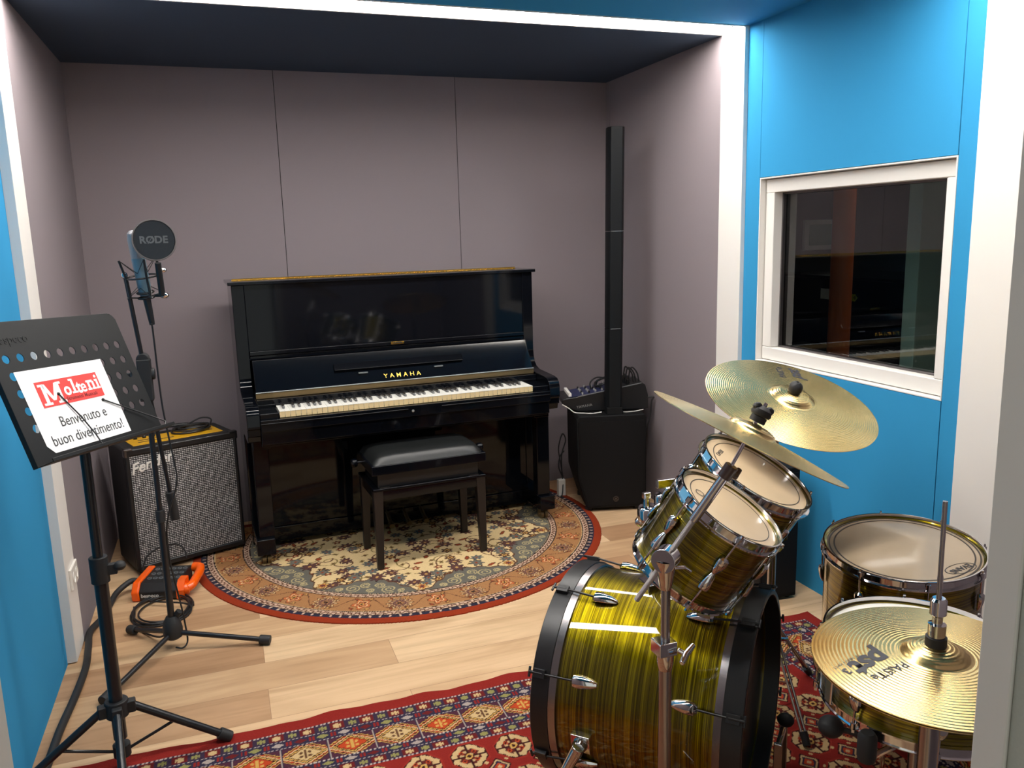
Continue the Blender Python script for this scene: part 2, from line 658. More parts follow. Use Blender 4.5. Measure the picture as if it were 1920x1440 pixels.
# front wall with the doorway the photographer stands in
DX0, DX1 = -0.955, -0.070
g = G()
g.box(BL - T, DX0, YF - 0.30, YF, 0, H + 0.02)
g.box(DX1, BR + T, YF - 0.30, YF, 0, H + 0.02)
g.box(DX0, DX1, YF - 0.30, YF, 2.12, H + 0.02)
struct(g.obj('wall_front', 'grey_wall'))
g = G()
g.box(DX1 - 0.004, DX1 + 0.05, YF - 0.31, YF - 0.034, 0, 2.12)
g.box(DX0 - 0.05, DX0 + 0.004, YF - 0.31, YF - 0.034, 0, 2.12)
g.box(DX1 - 0.007, DX1 + 0.05, YF - 0.034, YF + 0.004, 0, 2.12, 1)
g.box(DX0 - 0.05, DX0 + 0.007, YF - 0.034, YF + 0.004, 0, 2.12, 1)
g.box(DX1 - 0.0045, DX1 + 0.0, YF - 0.075, YF - 0.055, 0, 2.12, 2)
struct(g.obj('door_1', ['jamb', 'jamb_edge', 'grey_ceil'], bevel=0.002))
# white portal frames
for i, (ya, yb) in enumerate((P1, P2)):
    g = G()
    g.box(XL - T - 0.03, XL, ya, yb, 0.004, H + 0.02)
    g.box(XR, XR + T + 0.03, ya, yb, 0.004, H + 0.02)
    g.box(XL, XR, ya, ya + 0.009, H, H + 0.1)
    g.box(XL, XR, yb - 0.011, yb, H, H + 0.1)
    g.box(XL, XR, ya, yb, H + 0.035, H + 0.1)
    struct(g.obj('trim_%d' % (i + 1), 'white', bevel=0.0015))
    o = G().box(XL + 0.004, XR - 0.004, ya + 0.0095, yb - 0.0115, H + 0.022, H + 0.034).obj('led_light', 'led')
    tag(o, ('white LED light strip in the ceiling frame at the mouth of the grey alcove', 'white LED light strip in the nearer ceiling frame above the drum kit')[i], 'light', 'LED strips in the white portal frames')
g = G()
g.box(XL - 0.01, XL + 0.0005, P1[1] - 0.004, P1[1], 0, H)
# window
wf = thing('window_1', 'white framed control room window in the blue wall', 'window', (BR, (WY0 + WY1) / 2, WZ0))
wf['kind'] = 'structure'
del wf['category']; del wf['label']
wl = W2L(wf)
hy, hz = (WY0 - WY1) / 2, (WZ1 - WZ0)
def ringbox(g, x0, x1, y, z0, z1, wdt, mi=0):
    g.box(x0, x1, -y, y, z0, z0 + wdt, mi)
    g.box(x0, x1, -y, y, z1 - wdt, z1, mi)
    g.box(x0, x1, -y, -y + wdt, z0 + wdt, z1 - wdt, mi)
    g.box(x0, x1, y - wdt, y, z0 + wdt, z1 - wdt, mi)
g = G(); ringbox(g, 0.001, T + 0.02, hy - 0.0015, 0.0015, hz - 0.0015, 0.006)
g.obj('window_frame', 'white', wf, bevel=0.0015)
g = G(); ringbox(g, 0.030, 0.095, hy - 0.010, 0.010, hz - 0.010, 0.056)
g.obj('sash', 'white', wf, bevel=0.004)
g = G(); ringbox(g, 0.072, 0.088, hy - 0.066, 0.066, hz - 0.066, 0.008)
plab(g.obj('glazing_bead', 'steel', wf, bevel=0.001), 'grey glazing bead')
g = G(); g.box(0.090, 0.094, -hy + 0.067, hy - 0.067, 0.067, hz - 0.067)
plab(g.obj('pane', 'glass', wf), 'dark glass pane')
# socket on the left white reveal
sk = thing('wall_socket', 'white wall socket low on the left white frame', 'socket', (XL, -1.235, 0.300))
g = G(); g.box(0, 0.010, -0.062, 0.062, -0.040, 0.040); g.obj('cover_plate', 'white_pl', sk, bevel=0.003)
M90 = Matrix.Rotation(R(90), 4, 'Y')
g = G()
g.lathe([(0.0, 0.003), (0.016, 0.003), (0.019, 0.011), (0.021, 0.012), (0.022, 0.010)], 24, M4=Matrix.Translation((0.001, 0.028, 0)) @ M90)
g.lathe([(0.0, 0.003), (0.016, 0.003), (0.019, 0.011), (0.021, 0.012), (0.022, 0.010)], 24, M4=Matrix.Translation((0.001, -0.026, 0)) @ M90)
g.obj('outlet', 'white_pl', sk)

# ------------------------------------------------------------ showroom behind the window
g = G()
g.box(1.57, 4.7, 1.5, 1.6, 0, 2.6); g.box(4.6, 4.7, -6, 1.5, 0, 2.6); g.box(1.57, 4.7, -6, -5.9, 0, 2.6); g.box(1.57, 4.7, -6, 1.6, 2.6, 2.7)
g.box(1.57, 1.60, -5.9, YF - 0.3, 0, 2.6); g.box(1.57, 1.60, 0.1, 1.5, 0, 2.6)
struct(g.obj('wall_outside', 'dark_wall'))
o = G().cyl((2.50, -0.771, 0), (2.50, -0.771, 2.6), 0.060, seg=32).obj('orange_post', 'post_orange')
tag(o, 'orange post seen through the window glass', 'post')
g = G(); g.box(2.22, 2.36, -1.58, -1.50, 0, 2.6); g.box(2.27, 2.42, -1.50, -1.46, 0, 2.6)
tag(g.obj('shop_pillar', 'pillar', bevel=0.004), 'pale green upright pillar behind the window glass', 'pillar')
o = G().box(3.1, 3.3, -2.2, -0.6, 2.56, 2.595).obj('added_showroom_fill', mat('added_fill_glow', (1, 1, 1, 1), emit=(1, .95, .88, 1), es=5.0))  # glowing panel out of view, added to light the objects behind the glass
tag(o, 'unseen light panel added to brighten the showroom beyond the window', 'light')
pf = thing('picture_frame', 'white picture frame far behind the window glass', 'picture', (4.32, 1.498, 1.42))
G().box(-.26, .26, -.03, 0, -.13, .13).obj('frame', 'white', pf, bevel=.004)
G().box(-.21, .21, -.034, -.03, -.09, .09).obj('print', 'pillar', pf)
dp = thing('display_piano', 'dark display piano outside the window with paper price notes', 'piano', (3.25, -0.35, 0))
G().box(-0.30, 0.30, -0.75, 0.75, 0.0, 1.16).obj('case', 'black_gloss', dp, bevel=0.006)
G().box(-0.32, 0.32, -0.77, 0.77, 1.16, 1.18).obj('lid', 'black_gloss', dp, bevel=0.004)
G().box(-0.52, -0.30, -0.75, 0.75, 0.60, 0.66).obj('key_bed', 'black_gloss', dp, bevel=0.006)
G().box(-0.50, -0.37, -0.68, 0.68, 0.66, 0.68).obj('keys', 'ivory', dp, bevel=0.002)
G().box(2.4, 2.402, -0.76, -0.67, 1.085, 1.145).obj('x', 'paper') if False else None
o = G().prism([(-0.045, 0.0), (-0.025, 0.022), (0.045, 0.022), (0.045, -0.022), (-0.025, -0.022)], -0.001, 0.001, 'x').obj('price_tag', 'tag')
o.location = (2.94, -0.377, 1.052)
o = tag(o, 'yellow price tag beside the orange post outside the window', 'price tag')
text('tag_number', '4', 'ink', o, (-0.0015, -0.022, 0), (0, -1, 0), (0, 0, 1), 0.04)
o = G().box(-0.001, 0.001, -0.05, 0.05, -0.034, 0.034).obj('paper_note', 'paper')
o.location = (2.94, -0.14, 1.062)
tag(o, 'square white paper note on the dark piano outside the window', 'note')


# ============================================================ UPRIGHT PIANO
pn = thing('upright_piano', 'glossy black upright piano with open keyboard against the grey back wall', 'piano', (0.0044, -0.12, 0.008), 0.037)
BG = 'black_gloss'
prof = [(0, .05), (0, 1.295), (-.335, 1.295), (-.335, .885), (-.340, .850), (-.352, .822), (-.375, .800), (-.42, .787), (-.60, .779), (-.635, .773), (-.655, .758), (-.664, .735),
        (-.665, .680), (-.655, .675), (-.655, .645), (-.640, .640), (-.634, .615), (-.60, .606), (-.36, .598), (-.335, .58), (-.335, .03), (0, .03)]
for s in (-1, 1):
    g = G(); g.prism(prof, s * .757, s * .700, 'x')
    g.obj('side_panel', BG, pn, bevel=0.003)
g = G(); g.box(-.772, .772, -.350, 0.0, 1.295, 1.311)
g.obj('lid', BG, pn, bevel=0.003)
g = G(); g.cyl((-.742, -.150, 1.3135), (.735, -.150, 1.3135), .0045, seg=10); g.box(-.742, .735, -.165, -.135, 1.311, 1.3125)
g.obj('lid_hinge', 'brass', pn, bevel=0.0005)
g = G(); g.box(-.700, .700, -.330, -.305, .965, 1.295)
up = g.obj('upper_panel', BG, pn, bevel=0.002)
g = G(); g.box(-.700, .700, -.345, -.328, .962, .982); g.box(-.700, .700, -.338, -.326, .940, .960)
g.obj('panel_rail', BG, pn, bevel=0.003)
g = G(); g.box(-.022, .045, -.3475, -.344, .968, .981); g.box(-.012, .035, -.349, -.346, .972, .977, 1)
g.obj('latch', ['brass', 'ebony'], pn, bevel=0.0008)
# opened fallboard
FT, FB = (-.375, .945), (-.468, .802)
fd = (Vector((0, FT[0] - FB[0], FT[1] - FB[1]))).normalized()
fn = Vector((0, -fd.z, fd.y))
g = G(); g.prism([FB, (FB[0] + .02, FB[1] - .004), (FT[0] + .02, FT[1] - .006), FT], -.695, .695, 'x')
fb = g.obj('fallboard', BG, pn, bevel=0.003)
def fp(x, z, off=0.0):
    t = (z - FB[1]) / (FT[1] - FB[1])
    return Vector((x, FB[0] + (FT[0] - FB[0]) * t, z)) + fn * off
text('maker_name', 'YAMAHA', 'brass', fb, fp(0.002, .828, .0006), (1, 0, 0), fd, 0.032, 0.0003, offset=0.0001, space=1.68)
g = G()
a, b = fp(0, .866), fp(0, .898)
g.prism([(a.y, a.z), (b.y, b.z), (b.y + fn.y * .012, b.z + fn.z * .012), (a.y + fn.y * .016, a.z + fn.z * .016)], -.325, .322, 'x')
g.obj('music_shelf', BG, fb, bevel=0.002)
for x in (-.19, .19):
    G().box(x - .022, x + .022, -.452, -.440, .852, .857).obj('shelf_hinge', 'silver_line', fb)
g = G(); g.box(-.697, .697, -.474, -.462, .777, .803)
g.obj('fallboard_hinge', 'old_brass', pn, bevel=0.002)
g = G(); g.box(-.697, .697, -.478, -.466, .8035, .8075)
g.obj('fallboard_edge', 'silver_line', pn, bevel=0.0015)
g = G(); g.box(-.697, .697, -.500, -.340, .752, .776)
g.box(-.697, .697, -.505, -.495, .742, .754)
g.obj('name_rail', BG, pn, bevel=0.002)
for s in (-1, 1):
    g = G(); g.box(s * .6165, s * .700, -.652, -.500, .665, .742)
    g.obj('key_block', BG, pn, bevel=0.004)
# keys
KW = 1.228 / 52
whites, pos = [], 0
names = 'ABCDEFG'
first = None
for i in range(52):
    x0 = -.614 + i * KW
    g = G()
    g.box(x0 + .0005, x0 + KW - .0005, -.6495, -.500, .7275, .7455)
    g.box(x0 + .0005, x0 + KW - .0005, -.6515, -.500, .7445, .7465)
    g.box(x0 + .0012, x0 + KW - .0012, -.6493, -.6495, .718, .744, 1)
    g.box(x0 + .0008, x0 + KW - .0008, -.6505, -.6493, .7185, .7445, 1)
    g.obj('white_key', ['ivory', 'ivory_front'], pn)
    note = names[i % 7]
    if note in 'ACDFG' and i < 51:
        xc = x0 + KW + {'A': .001, 'C': -.0015, 'D': .0015, 'F': -.002, 'G': 0}[note]
        g = G()
        g.prism([(-.500, .746), (-.500, .7585), (-.588, .7580), (-.596, .748), (-.598, .745)], xc - .0052, xc + .0052, 'x')
        g.obj('black_key', 'ebony', pn, bevel=0.0015)
g = G(); g.box(-.700, .700, -.676, -.655, .664, .7165)
g.box(-.700, -.03, -.680, -.674, .697, .703); g.box(.13, .700, -.680, -.674, .697, .703)
g.obj('key_slip', BG, pn, bevel=0.004)
M_ = Matrix.Translation((-.011, -.676, .690)) @ Matrix.Rotation(R(90), 4, 'X')
G().lathe([(0, .003), (.003, .003), (.006, .002), (.0065, 0)], 16, M4=M_).obj('lock', 'silver_line', pn)
g = G(); g.box(-.700, .700, -.660, -.330, .600, .664); g.box(-.700, .700, -.630, -.330, .585, .602)
g.obj('key_bed', BG, pn, bevel=0.004)
g = G(); g.box(-.700, .700, -.330, -.305, .105, .585)
g.obj('lower_panel', BG, pn, bevel=0.002)
g = G(); g.box(-.700, .700, -.335, -.02, .03, .103)
g.obj('bottom_rail', BG, pn, bevel=0.003)
g = G(); g.box(-.700, .700, -.02, 0, .05, 1.29)
g.obj('back_panel', 'black_matte', pn)
for s in (-1, 1):
    g = G()
    g.prism([(s * .668, .136), (s * .738, .136), (s * .738, .585), (s * .668, .585)], -.560, -.500, 'y')
    g.prism([(s * .735, .606), (s * .735, .56), (s * .655, .56), (s * .645, .606)], -.57, -.49, 'y')
    g.obj('leg', BG, pn, bevel=0.004)
    g = G(); g.box(s * .672, s * .755, -.585, -.335, .062, .137)
    to = g.obj('toe_block', BG, pn, bevel=0.004)
    for yy in (-.515, -.06):
        g = G()
        for dx in (-.011, .011):
            g.cyl((s * .713 + dx - .008, yy, .0205), (s * .713 + dx + .008, yy, .0205), .0275, seg=20)
        g.cyl((s * .713 - .024, yy, .022), (s * .713 + .024, yy, .022), .006, seg=12)
        g.cyl((s * .713, yy, .03), (s * .713, yy, .075), .010, seg=12)
        g.obj('caster', 'old_brass', to)
for x in (-.09, 0, .09):
    g = G()
    g.tube(crv([(x, -.31, .10), (x, -.36, .088), (x, -.41, .066), (x, -.445, .055)], 6), [.008] * 7 + [.010] * 6 + [.014] * 6, 10)
    g.obj('pedal', 'old_brass', pn)

# ============================================================ PIANO BENCH
bn = thing('piano_bench', 'black padded piano bench with brown tapered legs on the round rug', 'bench', (0.042, -0.798, 0.008), 0.05)
g = G(); g.box(-.272, .272, -.165, .165, .448, .492)
g.obj('seat_frame', BG, bn, bevel=0.004)
# cushion with rounded edges
g = G()
nx, ny = 26, 16
vs, fs = [], []
for j in range(ny + 1):
    for i in range(nx + 1):
        u, v = i / nx * 2 - 1, j / ny * 2 - 1
        hgt = (max(0, 1 - abs(u) ** 7) ** .42) * (max(0, 1 - abs(v) ** 5) ** .45)
        vs.append(Vector((u * .262, v * .156, .491 + .047 * hgt)))
for j in range(ny):
    for i in range(nx):
        a = j * (nx + 1) + i
        fs.append((a, a + 1, a + nx + 2, a + nx + 1))
g._add(vs, fs)
g.box(-.262, .262, -.156, .156, .485, .4915)
g.obj('cushion', 'leather', bn, angle=80)
g = G(); g.box(-.270, .270, -.160, .160, .372, .384); g.box(-.262, .262, -.152, .152, .325, .372)
g.obj('apron', BG, bn, bevel=0.003)
g = G()
for s in (-1, 1):
    g.box(s * .235 - .006, s * .235 + .006, -.13, .13, .384, .448)
    g.box(-.20, .20, s * .12 - .006, s * .12 + .006, .384, .440)
g.box(-.24, .24, -.135, -.128, .384, .448)
g.obj('lift_mechanism', 'black_satin', bn)
for sx in (-1, 1):
    for sy in (-1, 1):
        g = G()
        x, y = sx * .252, sy * .140
        a, b = .022, .0145
        cx, cy = x - sx * .004, y - sy * .004
        top = [(x - a, y - a), (x + a, y - a), (x + a, y + a), (x - a, y + a)]
        tt = [Vector((px - sx * .006, py - sy * .006, .372)) for px, py in top]
        bb = [Vector((x + (px - x) / a * b, y + (py - y) / a * b, 0.0)) for px, py in top]
        g._add(tt + bb, [(0, 1, 2, 3), (7, 6, 5, 4), (0, 4, 5, 1), (1, 5, 6, 2), (2, 6, 7, 3), (3, 7, 4, 0)])
        g.obj('leg', 'brown_leg', bn, bevel=0.002)
for s in (-1, 1):
    g = G()
    g.cyl((s * .272, .03, .468), (s * .300, .03, .468), .006, seg=12)
    g.lathe([(0, 0), (.016, 0), (.020, .006), (.020, .022), (.015, .028), (0, .028)], 16, M4=Matrix.Translation((s * .297, .03, .468)) @ Matrix.Rotation(R(90 * s), 4, 'Y'))
    g.obj('knob', BG, bn)
for s in (-.215, .215):
    G().box(s - .022, s + .022, -.152, -.143, .384, .3865).obj('hinge_plate', 'steel', bn)

# ============================================================ RUGS
def np_s(r, gg, b):
    return np.array(S(r, gg, b)[:3], dtype=np.float32)

def grid_rug(name, X, Y, keep, colr, z0, thick, label, lift=None):
    ny_, nx_ = X.shape
    idx = -np.ones(X.shape, dtype=np.int64)
    idx[keep] = np.arange(keep.sum())
    q = keep[:-1, :-1] & keep[1:, :-1] & keep[:-1, 1:] & keep[1:, 1:]
    a, b, c, d = idx[:-1, :-1][q], idx[:-1, 1:][q], idx[1:, 1:][q], idx[1:, :-1][q]
    n = int(keep.sum())
    Z = np.full(n, z0 + thick, dtype=np.float32)
    if lift is not None: Z += lift[keep]
    verts = np.stack([X[keep], Y[keep], Z], 1)
    # boundary skirt
    cnt = np.zeros(X.shape, dtype=int)
    for sl in ((slice(0, -1), slice(0, -1)), (slice(1, None), slice(0, -1)), (slice(0, -1), slice(1, None)), (slice(1, None), slice(1, None))):
        cnt[sl] += q
    quads = np.stack([a, b, c, d], 1)
    me = bpy.data.meshes.new(name)
    e = np.concatenate([quads[:, [0, 1]], quads[:, [1, 2]], quads[:, [2, 3]], quads[:, [3, 0]]])
    key = np.minimum(e[:, 0], e[:, 1]) * n + np.maximum(e[:, 0], e[:, 1])
    u, inv, ct = np.unique(key, return_inverse=True, return_counts=True)
    be = e[ct[inv] == 1]
    bv = np.unique(be)
    mp_ = -np.ones(n, dtype=np.int64); mp_[bv] = n + np.arange(len(bv))
    low = verts[bv].copy(); low[:, 2] = z0
    sk_ = np.stack([be[:, 1], be[:, 0], mp_[be[:, 0]], mp_[be[:, 1]]], 1)
    verts = np.concatenate([verts, low])
    colr = np.concatenate([colr[keep], np.tile(colr[keep][bv[0:1]], (len(bv), 1))]) if False else np.concatenate([colr[keep], colr[keep][bv]])
    F = np.concatenate([quads, sk_])
    me.vertices.add(len(verts)); me.vertices.foreach_set('co', verts.astype(np.float32).ravel())
    me.loops.add(F.size); me.loops.foreach_set('vertex_index', F.astype(np.int32).ravel())
    me.polygons.add(len(F)); me.polygons.foreach_set('loop_start', (np.arange(len(F)) * 4).astype(np.int32))
    me.update(calc_edges=True)
    at = me.color_attributes.new('weave', 'FLOAT_COLOR', 'POINT')
    at.data.foreach_set('color', np.concatenate([colr, np.ones((len(colr), 1), np.float32)], 1).astype(np.float32).ravel())
    me.materials.append(M['carpet'])
    me.polygons.foreach_set('use_smooth', np.ones(len(F), bool))
    me.set_sharp_from_angle(angle=R(50))
    o = bpy.data.objects.new(name, me)
    COL.objects.link(o)
    tag(o, label, 'rug')
    return o


class Canvas:
    def __init__(s, x0, x1, y0, y1, st):
        s.x0, s.y0, s.st = x0, y0, st
        xs = np.arange(x0, x1 + st / 2, st); ys = np.arange(y0, y1 + st / 2, st)
        s.X, s.Y = np.meshgrid(xs, ys)
        s.c = np.zeros(s.X.shape + (3,), np.float32)

    def win(s, x, y, r):
        ny_, nx_ = s.X.shape
        i0 = max(0, int((x - r - s.x0) / s.st)); i1 = min(nx_, int((x + r - s.x0) / s.st) + 2)
        j0 = max(0, int((y - r - s.y0) / s.st)); j1 = min(ny_, int((y + r - s.y0) / s.st) + 2)
        return slice(j0, j1), slice(i0, i1)

    def flower(s, x, y, r, p, cols, ph=0.0, mask=None, ell=1.0, rot=0.0):
        W = s.win(x, y, r * max(1, 1 / ell))
        dx, dy = s.X[W] - x, s.Y[W] - y
        if dx.size == 0: return
        cr, sr = math.cos(rot), math.sin(rot)
        u, v = dx * cr + dy * sr, (-dx * sr + dy * cr) * ell
        rr = np.hypot(u, v); th = np.arctan2(v, u)
        md = (0.80 + 0.20 * np.cos(p * th + ph))
        q = rr / (r * md)
        c = s.c[W]
        mk = np.ones_like(q, bool) if mask is None else mask[W]
        for lim, col in cols:
            c[(q < lim) & mk] = col

    def dot_path(s, pts, wd, col, mask=None):
        for (x, y) in pts:
            W = s.win(x, y, wd)
            d = np.hypot(s.X[W] - x, s.Y[W] - y) < wd
            if mask is not None: d &= mask[W]
            s.c[W][d] = col


# ---- round rug
def round_rug():
    cx, cy, RR = 0.0, -0.50, 1.022
    cv = Canvas(-1.04, 1.04, -1.54, -0.075, 0.0038)
    X, Y = cv.X, cv.Y
    r = np.hypot(X - cx, Y - cy); th = np.arctan2(Y - cy, X - cx)
    cream, navy, rust = np_s(214, 186, 138), np_s(44, 44, 58), np_s(142, 66, 38)
    tan, brown, dark = np_s(160, 114, 74), np_s(92, 58, 40), np_s(44, 32, 30)
    plum, slate, olive, pink = np_s(88, 60, 62), np_s(100, 97, 88), np_s(132, 112, 68), np_s(200, 168, 146)
    gold = np_s(196, 150, 84)
    cv.c[:] = cream
    # inner field flowers
    pts = []
    tries = 0
    while len(pts) < 340 and tries < 9000:
        tries += 1
        a, q = rng.uniform(-PI, PI), 0.70 * math.sqrt(rng.uniform(0, 1))
        x, y = cx + q * math.cos(a), cy + q * math.sin(a)
        if all((x - p[0]) ** 2 + (y - p[1]) ** 2 > 0.045 ** 2 for p in pts): pts.append((x, y))
    # vines
    for k in range(110):
        x, y = pts[rng.integers(len(pts))]
        a = rng.uniform(-PI, PI); sp = rng.uniform(6, 16) * rng.choice([-1, 1])
        path = []
        for t in range(90):
            path.append((x, y)); x += .0026 * math.cos(a); y += .0026 * math.sin(a); a += sp * .0026 * (1 + t / 50)
        cv.dot_path(path, .0034, olive if k % 2 else brown)
    for i, (x, y) in enumerate(pts):
        kind = rng.integers(0, 6); ph = rng.uniform(0, 6); rt = rng.uniform(0, 3)
        if kind == 0:
            cv.flower(x, y, .044, 8, [(1.0, dark), (.88, plum), (.62, brown), (.42, plum), (.22, gold)], ph, ell=1.35, rot=rt)
        elif kind == 1:
            cv.flower(x, y, .023, 5, [(1.0, brown), (.72, rust), (.35, cream)], ph)
        elif kind == 2:
            cv.flower(x, y, .036, 7, [(1.0, slate), (.75, np_s(84, 90, 92)), (.45, slate * 1.25), (.22, rust)], ph, ell=1.2, rot=rt)
        elif kind == 3:
            cv.flower(x, y, .028, 2, [(1.0, brown), (.7, rust)], ph, ell=1.9, rot=rt)
        elif kind == 4:
            cv.flower(x, y, .031, 6, [(1.0, dark), (.82, brown), (.5, gold), (.25, dark)], ph)
        else:
            cv.flower(x, y, .019, 4, [(1.0, olive), (.5, brown)], ph, ell=1.5, rot=rt)
    # slate scalloped clouds along the guard
    sc = .757 - .150 * np.abs(np.cos(5 * th + .5)) ** 1.2 + .008 * np.cos(70 * th)
    ring = (r > sc) & (r < .757)
    cv.c[ring] = slate
    cv.c[(np.abs(r - sc) < .0045) & (r < .757)] = brown
    for k in range(10):
        am = (2 * PI * k / 10) - .1
        for dt, rad0, sz, sg in ((-.115, .712, .036, 1), (.115, .712, .036, -1), (-.045, .672, .026, -1), (.045, .672, .026, 1), (0, .724, .020, 1), (-.19, .730, .018, 1), (.19, .730, .018, -1)):
            a0 = am + dt
            x, y = cx + rad0 * math.cos(a0), cy + rad0 * math.sin(a0)
            path = []
            for t in range(120):
                ang = t * .095
                rad = sz * (1 - t / 150)
                path.append((x + sg * rad * math.cos(ang + a0), y + rad * math.sin(ang + a0)))
            cv.dot_path(path, .0029, np_s(178, 160, 118), ring)
        a1 = am + PI / 10
        cv.flower(cx + .715 * math.cos(a1), cy + .715 * math.sin(a1), .036, 6, [(1, brown), (.85, gold), (.55, rust), (.3, plum)], a1, ell=1.2, rot=a1)
        cv.flower(cx + .585 * math.cos(am), cy + .585 * math.sin(am), .052, 8, [(1, dark), (.88, plum), (.62, brown), (.42, plum), (.22, gold)], a1, ell=1.3, rot=am)
        for q_ in (-.17, .17):
            cv.flower(cx + .60 * math.cos(am + q_), cy + .60 * math.sin(am + q_), .044, 7, [(1.0, dark), (.9, slate), (.5, slate * 1.2), (.25, rust)], a1, ell=1.2, rot=am)
    # guards and border
    def guard(r0, r1, n):
        cv.c[(r > r0 - .006) & (r < r1 + .006)] = dark
        z = (r > r0) & (r < r1)
        ph = (th * n / (2 * PI)) % 1
        u = (r - r0) / (r1 - r0)
        cv.c[z] = pink
        pat = z & (((ph < .5) & (u > .25) & (u < .55)) | ((ph > .42) & (ph < .56) & (u > .2)) | ((ph > .5) & (u > .6) & (u < .85)) | ((ph > .92) & (u < .8)))
        cv.c[pat] = brown
    bd = (r > .795) & (r < .922)
    cv.c[bd] = tan
    nb = 34
    for k in range(nb):
        a0 = 2 * PI * (k + .25) / nb
        x, y = cx + .858 * math.cos(a0), cy + .858 * math.sin(a0)
        if k % 2 == 0:
            cv.flower(x, y, .060, 12, [(1, brown), (.90, cream), (.80, brown), (.70, np_s(132, 92, 74)), (.50, plum), (.36, tan), (.2, dark)], 0, bd, ell=1.0, rot=a0)
        else:
            cv.flower(x, y, .054, 5, [(1, brown), (.90, np_s(186, 104, 60)), (.66, cream), (.55, rust), (.3, gold), (.15, dark)], a0 * 3, bd, ell=1.2, rot=a0)
        for dr in (-.044, .044):
            for da in (-.055, .055):
                xx, yy = cx + (.858 + dr) * math.cos(a0 + da + .092), cy + (.858 + dr) * math.sin(a0 + da + .092)
                cv.flower(xx, yy, .017, 3, [(1, brown), (.6, rust if da > 0 else gold)], a0 * 5, bd, ell=1.7, rot=a0 + da * 14)
        path = [(cx + (.858 + .040 * math.sin(t * .16 + (k % 2) * PI)) * math.cos(a0 + t * .0047), cy + (.858 + .040 * math.sin(t * .16 + (k % 2) * PI)) * math.sin(a0 + t * .0047)) for t in range(40)]
        cv.dot_path(path, .0028, brown, bd)
    guard(.764, .789, 150)
    guard(.930, .956, 180)
    nv = (r > .962) & (r < .984)
    cv.c[nv] = navy
    cv.c[nv & (((th * 150 / (2 * PI)) % 1) < .22) & (r < .978)] = pink
    cv.c[r > .984] = np_s(138, 50, 26)
    cv.c[(r > .962) & (Y > -.16)] = rust
    cv.c[Y > -.115] = np_s(110, 44, 30)
    keep = (r < RR)
    lift = -.004 * np.clip((r - .995) / .03, 0, 1).astype(np.float32)
    return grid_rug('round_rug', X, Y, keep, cv.c, 0.0, 0.008, 'round oriental rug with cream floral centre under the piano', lift)


round_rug()


